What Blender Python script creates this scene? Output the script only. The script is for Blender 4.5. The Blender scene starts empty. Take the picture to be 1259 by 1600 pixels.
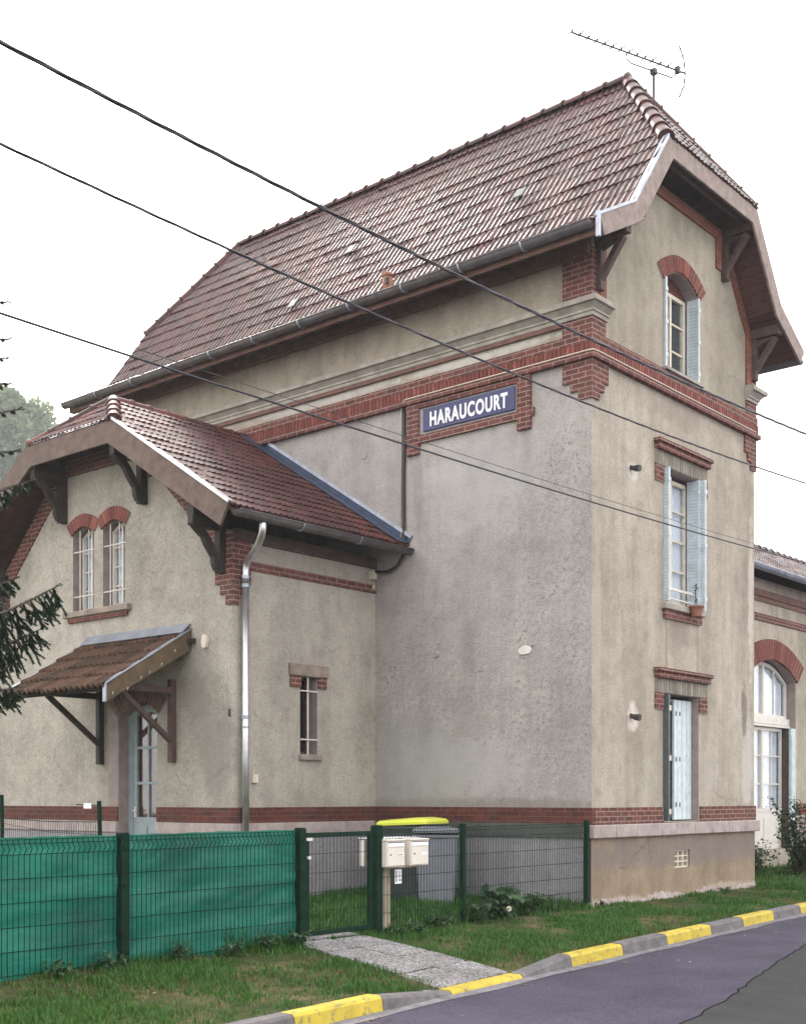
import bpy, bmesh, math, random
import numpy as np
from mathutils import Vector, Matrix
R = math.radians
random.seed(7); rng = np.random.default_rng(7)
scene = bpy.context.scene
col = scene.collection

# ------------------------------------------------------------------ camera
FPX, W0, H0 = 1939.9, 1259.0, 1600.0
AZ = R(40.46)
CAM = Vector((9.068, -14.609, 1.58))
cd = bpy.data.cameras.new('camera'); cam = bpy.data.objects.new('camera', cd); col.objects.link(cam)
cd.sensor_fit = 'HORIZONTAL'; cd.sensor_width = 36.0
cd.lens = FPX / W0 * 36.0
cd.shift_y = (1244.5 - 800.0) / W0
cd.clip_start = 0.05; cd.clip_end = 2000
cam.location = CAM; cam.rotation_euler = (R(90), 0, AZ)
scene.camera = cam
VR = Vector((math.cos(AZ), math.sin(AZ), 0)); VF = Vector((-math.sin(AZ), math.cos(AZ), 0))

# ------------------------------------------------------------------ sky, sun, exposure
SUN = Vector((-0.66, 0.42, 0.62)).normalized()
world = bpy.data.worlds.new('World'); scene.world = world; world.use_nodes = True
nt = world.node_tree; nt.nodes.clear()
wo = nt.nodes.new('ShaderNodeOutputWorld'); bg = nt.nodes.new('ShaderNodeBackground')
sky = nt.nodes.new('ShaderNodeTexSky'); sky.sky_type = 'NISHITA'; sky.sun_disc = False
sky.sun_elevation = math.asin(SUN.z); sky.sun_rotation = math.atan2(SUN.x, SUN.y)
sky.dust_density = 6.0; sky.air_density = 1.2
mx = nt.nodes.new('ShaderNodeMix'); mx.data_type = 'RGBA'; mx.inputs[0].default_value = 0.82
mx.inputs[7].default_value = (12.4, 12.1, 11.9, 1)
nt.links.new(sky.outputs[0], mx.inputs[6]); nt.links.new(mx.outputs[2], bg.inputs[0])
bg.inputs[1].default_value = 0.115
# bright veil of mist round the hidden sun
tcw = nt.nodes.new('ShaderNodeTexCoord'); dt = nt.nodes.new('ShaderNodeVectorMath'); dt.operation = 'DOT_PRODUCT'; dt.inputs[1].default_value = SUN
nt.links.new(tcw.outputs['Generated'], dt.inputs[0])
def wmath(op, a, b):
    m_ = nt.nodes.new('ShaderNodeMath'); m_.operation = op
    for i_, v_ in ((0, a), (1, b)):
        if isinstance(v_, (int, float)): m_.inputs[i_].default_value = v_
        else: nt.links.new(v_, m_.inputs[i_])
    return m_.outputs[0]
dc = wmath('MAXIMUM', dt.outputs['Value'], 0.0)
gl_ = wmath('ADD', wmath('MULTIPLY', wmath('POWER', dc, 30.0), 22.0), wmath('MULTIPLY', wmath('POWER', dc, 4.0), 1.2))
gc = nt.nodes.new('ShaderNodeMix'); gc.data_type = 'RGBA'; gc.blend_type = 'MULTIPLY'; gc.inputs[0].default_value = 1.0; gc.inputs[7].default_value = (1.0, .97, .93, 1)
nt.links.new(gl_, gc.inputs[6]); ga = nt.nodes.new('ShaderNodeMix'); ga.data_type = 'RGBA'; ga.blend_type = 'ADD'; ga.inputs[0].default_value = 1.0
nt.links.new(mx.outputs[2], ga.inputs[6]); nt.links.new(gc.outputs[2], ga.inputs[7]); nt.links.new(ga.outputs[2], bg.inputs[0])
nt.links.new(bg.outputs[0], wo.inputs[0])
sd = bpy.data.lights.new('sun', 'SUN'); sd.energy = 1.0; sd.angle = R(8); sd.color = (1.0, 0.93, 0.84)
so = bpy.data.objects.new('sun', sd); col.objects.link(so); so.location = (0, 0, 40)
so.rotation_euler = SUN.to_track_quat('Z', 'Y').to_euler()
vs = scene.view_settings
vs.view_transform = 'Standard'; vs.look = 'None'; vs.exposure = 1.08; vs.gamma = 1.0

# ------------------------------------------------------------------ materials
from mathutils import noise as _mn
mnoise = _mn.noise
class NB:
    def __init__(s, name):
        s.m = bpy.data.materials.new(name); s.m.use_nodes = True
        s.t = s.m.node_tree; s.p = s.t.nodes['Principled BSDF']; s.c = None
    def n(s, t, **k):
        x = s.t.nodes.new(t)
        for a, b in k.items(): setattr(x, a, b)
        return x
    def l(s, a, b): s.t.links.new(a, b)
    def co(s):
        if s.c is None: s.c = s.n('ShaderNodeTexCoord').outputs['Object']
        return s.c
    def noise(s, scale, detail=4, rough=.6, vec=None, stretch=None):
        v = vec or s.co()
        if stretch:
            mp = s.n('ShaderNodeMapping'); mp.inputs['Scale'].default_value = stretch
            s.l(v, mp.inputs[0]); v = mp.outputs[0]
        x = s.n('ShaderNodeTexNoise'); x.inputs['Scale'].default_value = scale
        x.inputs['Detail'].default_value = detail; x.inputs['Roughness'].default_value = rough
        s.l(v, x.inputs['Vector']); return x.outputs[0]
    def ramp(s, f, stops):
        x = s.n('ShaderNodeValToRGB'); e = x.color_ramp.elements
        while len(e) < len(stops): e.new(.5)
        for i, (p, c) in enumerate(stops):
            e[i].position = p; e[i].color = (c if len(c) == 4 else (*c, 1)) if not isinstance(c, (int, float)) else (c, c, c, 1)
        s.l(f, x.inputs[0]); return x.outputs[0]
    def mix(s, f, a, b, mode='MIX'):
        x = s.n('ShaderNodeMix'); x.data_type = 'RGBA'; x.blend_type = mode
        for i, v in ((0, f), (6, a), (7, b)):
            if hasattr(v, 'is_linked') or hasattr(v, 'links'): s.l(v, x.inputs[i])
            elif isinstance(v, (int, float)): x.inputs[i].default_value = v if i == 0 else (v, v, v, 1)
            else: x.inputs[i].default_value = (*v, 1) if len(v) == 3 else v
        return x.outputs[2]
    def math(s, op, a, b=0.0, clamp=False):
        x = s.n('ShaderNodeMath'); x.operation = op; x.use_clamp = clamp
        for i, v in ((0, a), (1, b)):
            if isinstance(v, (int, float)): x.inputs[i].default_value = v
            else: s.l(v, x.inputs[i])
        return x.outputs[0]
    def bump(s, h, strength=.3, dist=.01):
        x = s.n('ShaderNodeBump'); x.inputs['Strength'].default_value = strength; x.inputs['Distance'].default_value = dist
        s.l(h, x.inputs['Height']); s.l(x.outputs[0], s.p.inputs['Normal'])
    def col(s, c):
        if isinstance(c, tuple): s.p.inputs['Base Color'].default_value = (*c, 1)
        else: s.l(c, s.p.inputs['Base Color'])
    def rough(s, r, spec=.5, metal=0):
        if isinstance(r, (int, float)): s.p.inputs['Roughness'].default_value = r
        else: s.l(r, s.p.inputs['Roughness'])
        s.p.inputs['Specular IOR Level'].default_value = spec; s.p.inputs['Metallic'].default_value = metal
    def sep(s, v=None):
        x = s.n('ShaderNodeSeparateXYZ'); s.l(v or s.co(), x.inputs[0]); return x.outputs

def simple(name, c, rough=.6, metal=0, spec=.5, var=.25, scale=8, bump=0, bscale=60):
    b = NB(name); a = tuple(max(0, x*(1-var)) for x in c); d = tuple(min(1, x*(1+var)) for x in c)
    b.col(b.ramp(b.noise(scale), [(.3, a), (.7, d)])); b.rough(rough, spec, metal)
    if bump: b.bump(b.noise(bscale), bump, .01)
    return b.m

def stucco(name, base, alt, dark=.0, speck=.0, patch=None, streak=.2, zones=None):
    b = NB(name)
    big = b.noise(.55, 5, .62); mid = b.noise(3.2, 6, .7); fine = b.noise(38, 3, .7)
    c = b.ramp(big, [(.3, base), (.7, alt)])
    c = b.mix(1.0, c, b.ramp(mid, [(.25, .74), (.5, .98), (.75, 1.14)]), 'MULTIPLY')
    c = b.mix(1.0, c, b.ramp(fine, [(.25, .62), (.5, 1.0), (.8, 1.22)]), 'MULTIPLY')
    st = b.noise(2.2, 5, .7, stretch=(1, 1, .12))
    c = b.mix(streak, c, b.ramp(st, [(.35, .62), (.6, 1.08)]), 'MULTIPLY')
    if speck:
        v = b.n('ShaderNodeTexVoronoi'); v.inputs['Scale'].default_value = 15
        mpv = b.n('ShaderNodeMix'); mpv.data_type = 'RGBA'
        nz = b.n('ShaderNodeTexNoise'); nz.inputs['Scale'].default_value = 14; b.l(b.co(), nz.inputs[0])
        b.l(b.mix(.09, b.co(), nz.outputs[1]), v.inputs[0])
        sp = b.math('MULTIPLY', b.ramp(v.outputs['Distance'], [(.10, 1.0), (.26, 0.0)]), b.ramp(b.noise(5.5, 5, .8), [(.47, 0.0), (.57, 1.0)]))
        msk = b.ramp(b.noise(.9, 4, .6), [(.46, 0.0), (.62, 1.0)])
        if zones:
            zz = 0.16
            for (zx, zc, rx_, rz_) in zones:
                xs = b.sep(); dx = b.math('DIVIDE', b.math('SUBTRACT', b.math('ADD', xs[0], xs[1]), zx), rx_); dz = b.math('DIVIDE', b.math('SUBTRACT', xs[2], zc), rz_)
                dd = b.math('ADD', b.math('MULTIPLY', dx, dx), b.math('MULTIPLY', dz, dz)); zz = b.math('ADD', zz, b.ramp(dd, [(0, 1.0), (1, 0.0)]))
            msk = b.math('MULTIPLY', b.ramp(b.noise(1.6, 5, .7), [(.40, 0.3), (.56, 1.2)]), zz, True)
        f = b.math('MULTIPLY', b.math('MULTIPLY', sp, msk), speck, True)
        c = b.mix(f, c, tuple(x*.28 for x in base))
        m2 = b.ramp(b.noise(13, 7, .8), [(.49, 0.0), (.60, 1.0)])
        c = b.mix(b.math('MULTIPLY', b.math('MULTIPLY', m2, msk), speck*.6, True), c, tuple(x*.55 for x in base))
    if patch:
        for (px, py, pz, sx, sz, pc, amt) in patch:
            xs = b.sep()
            # distance in wall plane, noisy edge
            dx = b.math('DIVIDE', b.math('SUBTRACT', b.math('ADD', xs[0], xs[1]), px+py), sx)
            dz = b.math('DIVIDE', b.math('SUBTRACT', xs[2], pz), sz)
            d = b.math('ADD', b.math('MULTIPLY', dx, dx), b.math('MULTIPLY', dz, dz))
            d = b.math('ADD', d, b.math('MULTIPLY', b.math('SUBTRACT', b.noise(3.5, 6, .75), .5), 3.4))
            f = b.ramp(d, [(.3, 1.0), (1.0, 0.0)])
            c = b.mix(b.math('MULTIPLY', f, amt), c, pc)
    ck_ = b.n('ShaderNodeTexVoronoi', feature='DISTANCE_TO_EDGE'); ck_.inputs['Scale'].default_value = .55
    nz2 = b.n('ShaderNodeTexNoise'); nz2.inputs['Scale'].default_value = 1.8; nz2.inputs['Detail'].default_value = 7; nz2.inputs['Roughness'].default_value = .7; b.l(b.co(), nz2.inputs[0])
    b.l(b.mix(.35, b.co(), nz2.outputs[1]), ck_.inputs[0])
    cf_ = b.math('MULTIPLY', b.ramp(ck_.outputs[0], [(.0, 1.0), (.006, 0.0)]), b.ramp(b.noise(.8, 3), [(.5, 0.0), (.62, .55)]))
    c = b.mix(cf_, c, tuple(x*.45 for x in base))
    b.col(c); b.rough(.92, .2)
    h = b.math('ADD', b.math('MULTIPLY', fine, .6), b.math('MULTIPLY', b.noise(90, 2, .6), .5))
    h = b.math('ADD', h, b.math('MULTIPLY', mid, .5))
    b.bump(h, .75, .02)
    return b.m

M = {}
M['stucco_side'] = stucco('grey_cement_render', (.345, .317, .298), (.45, .417, .39), speck=1.0, streak=.35, zones=[(-.9, 3.0, 1.9, 1.9), (-.5, 5.4, 1.2, 1.3), (-3.2, 3.4, 1.0, 1.2), (-.4, 6.3, .7, .6)],
    patch=[(-2.0, 0, 1.42, 3.0, .16, (.17, .15, .12), .5), (-3.1, 0, 6.3, .12, .8, (.24, .22, .2), .4), (-1.1, 0, 6.5, .12, .5, (.24, .22, .2), .4), (-2.3, 0, 2.0, 1.5, .5, (.45, .435, .43), .5), (-1.9, 0, 6.2, 1.2, .9, (.47, .47, .47), .35), (-3.2, 0, 1.8, 1.2, 1.4, (.31, .32, .30), .4)])
M['stucco_upper'] = stucco('ochre_render', (.345, .295, .235), (.465, .41, .335), speck=.5, streak=.5,
    patch=[(-2.0, 0, 8.04, 1.6, .10, (.62, .60, .56), .6), (-5.0, 0, 8.04, 1.8, .09, (.60, .58, .56), .5)])
M['stucco_street'] = stucco('tan_render', (.375, .325, .265), (.51, .455, .38), speck=.3, streak=.55,
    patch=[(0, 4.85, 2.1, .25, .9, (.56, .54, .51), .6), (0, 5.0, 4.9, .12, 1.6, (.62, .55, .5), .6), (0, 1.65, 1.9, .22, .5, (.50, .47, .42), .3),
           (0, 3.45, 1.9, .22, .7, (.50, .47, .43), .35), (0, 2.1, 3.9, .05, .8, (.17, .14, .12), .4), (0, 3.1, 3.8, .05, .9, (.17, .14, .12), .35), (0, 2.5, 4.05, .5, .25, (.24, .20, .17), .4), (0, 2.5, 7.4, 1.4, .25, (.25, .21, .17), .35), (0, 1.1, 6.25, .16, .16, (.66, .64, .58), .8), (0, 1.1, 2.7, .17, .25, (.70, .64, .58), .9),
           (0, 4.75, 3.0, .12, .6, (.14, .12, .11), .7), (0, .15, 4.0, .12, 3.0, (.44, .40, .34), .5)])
M['stucco_gable'] = stucco('olive_beige_render', (.295, .26, .205), (.43, .385, .31), speck=.1, streak=.45)
M['stucco_annex'] = stucco('beige_grey_render', (.36, .33, .285), (.475, .435, .38), speck=.5, streak=.35,
    patch=[(-4.3, -2.987, 2.3, .45, 1.0, (.24, .22, .20), .55), (-4.7, -2.987, 3.1, .5, .6, (.27, .25, .22), .5)])
M['stucco_base'] = stucco('brown_plinth_render', (.255, .195, .135), (.36, .285, .205), speck=.3, streak=.4,
    patch=[(0, 2.6, .75, 4.0, .28, (.20, .17, .165), .7), (0, 0.5, .02, 2.2, .16, (.46, .38, .32), .8), (0, 4.2, .1, 1.2, .12, (.46, .37, .30), .7)])
M['plinth_grey'] = stucco('grey_plinth_render', (.27, .26, .28), (.36, .34, .36), speck=.3, streak=.4)
M['plinth_dark'] = stucco('mossy_plinth_stone', (.07, .08, .07), (.15, .15, .14), speck=.3, streak=.5)
M['stone'] = simple('pink_grey_stone', (.36, .30, .285), .85, var=.22, scale=6, bump=.5)
M['stone_brown'] = simple('weathered_brown_stone', (.25, .20, .165), .85, var=.3, scale=5, bump=.5)
M['stone_pale'] = simple('weathered_grey_stone', (.33, .30, .255), .85, var=.25, scale=5, bump=.4)
M['quoin'] = simple('dull_pink_quoin', (.27, .22, .205), .9, var=.2, scale=5, bump=.4)

def brickmat(name, c1, c2, mortar, bw=.22, bh=.072, gap=.016, soldier=False):
    b = NB(name); xs = b.sep(); cb = b.n('ShaderNodeCombineXYZ')
    b.l(b.math('ADD', xs[0], xs[1]), cb.inputs[0]); b.l(xs[2], cb.inputs[1])
    t = b.n('ShaderNodeTexBrick'); b.l(cb.outputs[0], t.inputs['Vector'])
    t.inputs['Scale'].default_value = 1; t.inputs['Brick Width'].default_value = bw; t.inputs['Row Height'].default_value = bh
    t.inputs['Mortar Size'].default_value = gap*.5; t.inputs['Mortar Smooth'].default_value = .3
    t.inputs['Color1'].default_value = (*c1, 1); t.inputs['Color2'].default_value = (*c2, 1); t.inputs['Mortar'].default_value = (*mortar, 1)
    c = b.mix(1.0, t.outputs[0], b.ramp(b.noise(14, 5, .7), [(.3, .7), (.7, 1.25)]), 'MULTIPLY')
    c = b.mix(b.ramp(b.noise(2.2, 5, .7), [(.5, 0.0), (.75, .55)]), c, (.10, .075, .07))
    b.col(c); b.rough(.85, .3)
    b.bump(b.math('SUBTRACT', b.noise(50, 3), b.math('MULTIPLY', t.outputs[1], 1.5)), .5, .008)
    return b.m
M['brick'] = brickmat('dark_red_brick', (.165, .056, .046), (.095, .037, .032), (.30, .205, .17))
M['brick_low'] = brickmat('sooty_red_brick', (.125, .036, .026), (.07, .025, .02), (.15, .09, .07), gap=.008)
M['brick_orange'] = brickmat('orange_red_brick', (.23, .075, .045), (.17, .056, .036), (.2, .11, .08))
def onebrick(name, c):
    b = NB(name); a = b.n('ShaderNodeAttribute'); a.attribute_name = 'rnd'
    cc = b.ramp(a.outputs['Fac'], [(0, tuple(x*.7 for x in c)), (.8, c), (1, tuple(min(1, x*1.35) for x in c))])
    cc = b.mix(1.0, cc, b.ramp(b.noise(16, 5, .7), [(.3, .72), (.7, 1.2)]), 'MULTIPLY')
    b.col(cc); b.rough(.85, .3); b.bump(b.noise(50, 3), .4, .006); return b.m
M['brick_one'] = onebrick('loose_red_brick', (.205, .064, .05))
M['brick_stain'] = onebrick('lime_stained_brick', (.26, .235, .19))
M['mortar'] = simple('mortar', (.34, .27, .24), .95, var=.2, scale=20)

def tilemat(name, cols, rough=.24, lichen=(.075, .060, .042), la=.45):
    b = NB(name); a = b.n('ShaderNodeAttribute'); a.attribute_name = 'rnd'
    c = b.ramp(a.outputs['Fac'], [(0, cols[0]), (.5, cols[1]), (1, cols[2])])
    c = b.mix(1.0, c, b.ramp(b.noise(9, 6, .7), [(.3, .65), (.7, 1.25)]), 'MULTIPLY')
    c = b.mix(b.math('MULTIPLY', b.ramp(b.noise(1.3, 6, .75), [(.48, 0.0), (.72, 1.0)]), la), c, lichen)
    b.col(c); b.rough(b.ramp(b.noise(6, 5, .7), [(.3, rough), (.75, rough+.14)]), .22)
    b.bump(b.noise(60, 3), .25, .004); return b.m
M['tile_main'] = tilemat('dark_plum_roof_tile', [(.034, .011, .012), (.054, .017, .017), (.080, .025, .022)])
M['tile_annex'] = tilemat('maroon_roof_tile', [(.042, .018, .019), (.078, .028, .028), (.13, .04, .03)], .46, (.06, .055, .04), .35)
M['tile_porch'] = tilemat('mossy_brown_tile', [(.055, .034, .022), (.09, .05, .034), (.13, .07, .048)], .55, (.06, .06, .035), .4)
M['wood'] = simple('weathered_brown_wood', (.075, .045, .038), .75, var=.35, scale=9, bump=.4)
M['wood_pale'] = simple('faded_mauve_barge_paint', (.255, .20, .175), .8, var=.28, scale=7, bump=.4)
M['wood_barge'] = simple('brown_barge_paint', (.125, .085, .068), .8, var=.32, scale=6, bump=.4)
M['wood_dark'] = simple('dark_stained_timber', (.026, .019, .016), .75, var=.3, scale=10, bump=.3)
M['wood_red'] = simple('red_brown_rafter', (.15, .075, .055), .8, var=.3, scale=8, bump=.3)
M['wood_porch'] = simple('mossy_brown_board', (.10, .068, .038), .85, var=.35, scale=6, bump=.4)
def planks(name, c, wdt=.11, axis=0):
    b = NB(name); xs = b.sep(); f = b.math('FRACT', b.math('DIVIDE', xs[axis], wdt))
    g = b.ramp(f, [(.0, .35), (.06, 1.0), (.94, 1.0), (1.0, .35)])
    cc = b.mix(1.0, b.ramp(b.noise(5, 5, .7), [(.3, tuple(x*.7 for x in c)), (.7, tuple(x*1.25 for x in c))]), g, 'MULTIPLY')
    b.col(cc); b.rough(.8, .3); b.bump(g, .5, .01); return b.m
M['soffit'] = planks('red_brown_soffit_boards', (.12, .055, .042), .12, 2)
M['skylight'] = simple('dull_grey_tile', (.13, .14, .14), .5, var=.3)
M['zinc'] = simple('weathered_zinc', (.34, .37, .43), .42, .7, var=.2, scale=4, bump=.1)
M['zinc_dark'] = simple('dull_dark_zinc_gutter', (.10, .088, .09), .55, .3, var=.35, scale=5, bump=.15)
M['zinc_new'] = simple('bright_zinc', (.60, .60, .62), .36, .9, var=.2, scale=5)
M['flash'] = simple('blue_zinc_flashing', (.055, .075, .13), .5, .3, var=.25, scale=4)
M['flash_light'] = simple('pale_blue_flashing', (.44, .47, .54), .5, .3, var=.3, scale=4)
M['white'] = simple('white_paint', (.64, .61, .56), .5, var=.1, scale=12)
M['cream'] = simple('cream_paint', (.62, .56, .46), .55, var=.15, scale=12)
M['shut_blue'] = simple('pale_blue_shutter_paint', (.50, .57, .60), .55, var=.13, scale=7)
M['shut_white'] = simple('chalky_white_blue_shutter', (.58, .66, .68), .55, var=.14, scale=9)
M['shut_dark'] = simple('dark_green_grey_shutter', (.07, .095, .10), .5, var=.2, scale=9)
M['door'] = simple('grey_blue_door_paint', (.25, .30, .32), .5, var=.14, scale=8)
M['curtain'] = simple('pale_curtain', (.80, .82, .90), .9, var=.12, scale=4)
M['curtain_dark'] = simple('brown_door_curtain', (.16, .07, .05), .9, var=.4, scale=4)
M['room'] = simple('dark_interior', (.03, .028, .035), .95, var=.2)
M['black'] = simple('black_rubber', (.012, .012, .016), .5, var=.2)
M['tar'] = simple('dry_tar', (.012, .012, .012), .95, spec=.05, var=.2)
M['wire'] = simple('cable_black', (.018, .016, .03), .45, var=.2)
M['iron'] = simple('dark_iron', (.05, .042, .045), .6, .3, var=.3)
M['greenpost'] = simple('dark_green_powder_coat', (.003, .020, .011), .75, spec=.12, var=.3, scale=12)
M['terracotta'] = simple('terracotta', (.24, .10, .07), .8, var=.3, scale=12, bump=.2)
M['pinkplastic'] = simple('grey_wheelie_bin_plastic', (.19, .195, .225), .5, var=.12, scale=5)
M['binlid'] = simple('grey_bin_lid_plastic', (.15, .155, .18), .5, var=.2, scale=5)
M['bindark'] = simple('dark_bin_plastic', (.035, .045, .045), .5, var=.15, scale=5)
M['yellowlid'] = simple('yellow_bin_lid_plastic', (.66, .72, .08), .4, var=.08, scale=5)
M['mailbox'] = simple('cream_beige_enamel', (.66, .61, .54), .4, var=.06, scale=5)
M['mailslot'] = simple('white_label', (.78, .78, .8), .4, var=.04)
M['postwood'] = simple('pale_treated_post', (.40, .34, .25), .85, var=.3, scale=5, bump=.4)
M['enamel_blue'] = simple('navy_enamel', (.016, .016, .10), .35, var=.3, scale=6)
M['enamel_white'] = simple('white_enamel', (.82, .82, .82), .3, var=.04)
M['sign_grey'] = simple('grey_sign_margin', (.30, .29, .30), .85, var=.15, scale=10)
M['red_rose'] = simple('red_petals', (.55, .03, .04), .6, var=.3, scale=30)
M['puff'] = simple('dandelion_fluff', (.75, .72, .62), .9, var=.1)
M['bark'] = simple('bark', (.10, .075, .055), .9, var=.4, scale=10, bump=.6)

def glassmat():
    m = bpy.data.materials.new('window_glass'); m.use_nodes = True; t = m.node_tree; t.nodes.clear()
    o = t.nodes.new('ShaderNodeOutputMaterial'); mxs = t.nodes.new('ShaderNodeMixShader')
    tr = t.nodes.new('ShaderNodeBsdfTransparent'); gl = t.nodes.new('ShaderNodeBsdfGlossy'); fr = t.nodes.new('ShaderNodeMath'); lw = t.nodes.new('ShaderNodeLayerWeight'); lw.inputs[0].default_value = .5; pw = t.nodes.new('ShaderNodeMath'); pw.operation = 'POWER'; pw.inputs[1].default_value = 4; t.links.new(lw.outputs['Facing'], pw.inputs[0]); fr.operation = 'MULTIPLY_ADD'; fr.inputs[1].default_value = .8; fr.inputs[2].default_value = .07; t.links.new(pw.outputs[0], fr.inputs[0])
    gl.inputs['Roughness'].default_value = .03; tr.inputs[0].default_value = (.95, .97, .98, 1)
    t.links.new(fr.outputs[0], mxs.inputs[0]); t.links.new(tr.outputs[0], mxs.inputs[1]); t.links.new(gl.outputs[0], mxs.inputs[2])
    t.links.new(mxs.outputs[0], o.inputs[0]); return m
M['glass'] = glassmat()

def leafmat(name, c1, c2, c3, trans=.25, rough=.5):
    b = NB(name); a = b.n('ShaderNodeAttribute'); a.attribute_name = 'rnd'
    b.col(b.ramp(a.outputs['Fac'], [(0, c1), (.6, c2), (1, c3)])); b.rough(rough, .3)
    o = b.t.nodes['Material Output']; tl = b.n('ShaderNodeBsdfTranslucent'); ms = b.n('ShaderNodeMixShader'); ms.inputs[0].default_value = trans
    b.l(b.ramp(a.outputs['Fac'], [(0, c2), (1, c3)]), tl.inputs[0])
    b.l(b.p.outputs[0], ms.inputs[1]); b.l(tl.outputs[0], ms.inputs[2]); b.l(ms.outputs[0], o.inputs[0]); return b.m
M['grass'] = leafmat('grass_blades', (.018, .075, .010), (.045, .14, .018), (.13, .18, .035))
M['grass_dry'] = leafmat('dry_grass_blades', (.10, .085, .035), (.16, .135, .06), (.24, .20, .10))
M['weed'] = leafmat('weed_leaves', (.025, .060, .025), (.05, .105, .045), (.09, .15, .07))
M['rose_leaf'] = leafmat('rose_leaves', (.014, .038, .015), (.034, .075, .028), (.07, .12, .045))
M['spruce'] = leafmat('spruce_needles', (.008, .024, .011), (.018, .048, .022), (.045, .085, .035), .1)
M['treeleaf'] = leafmat('broad_leaves', (.08, .13, .06), (.13, .19, .09), (.22, .27, .14), .5)

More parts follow.
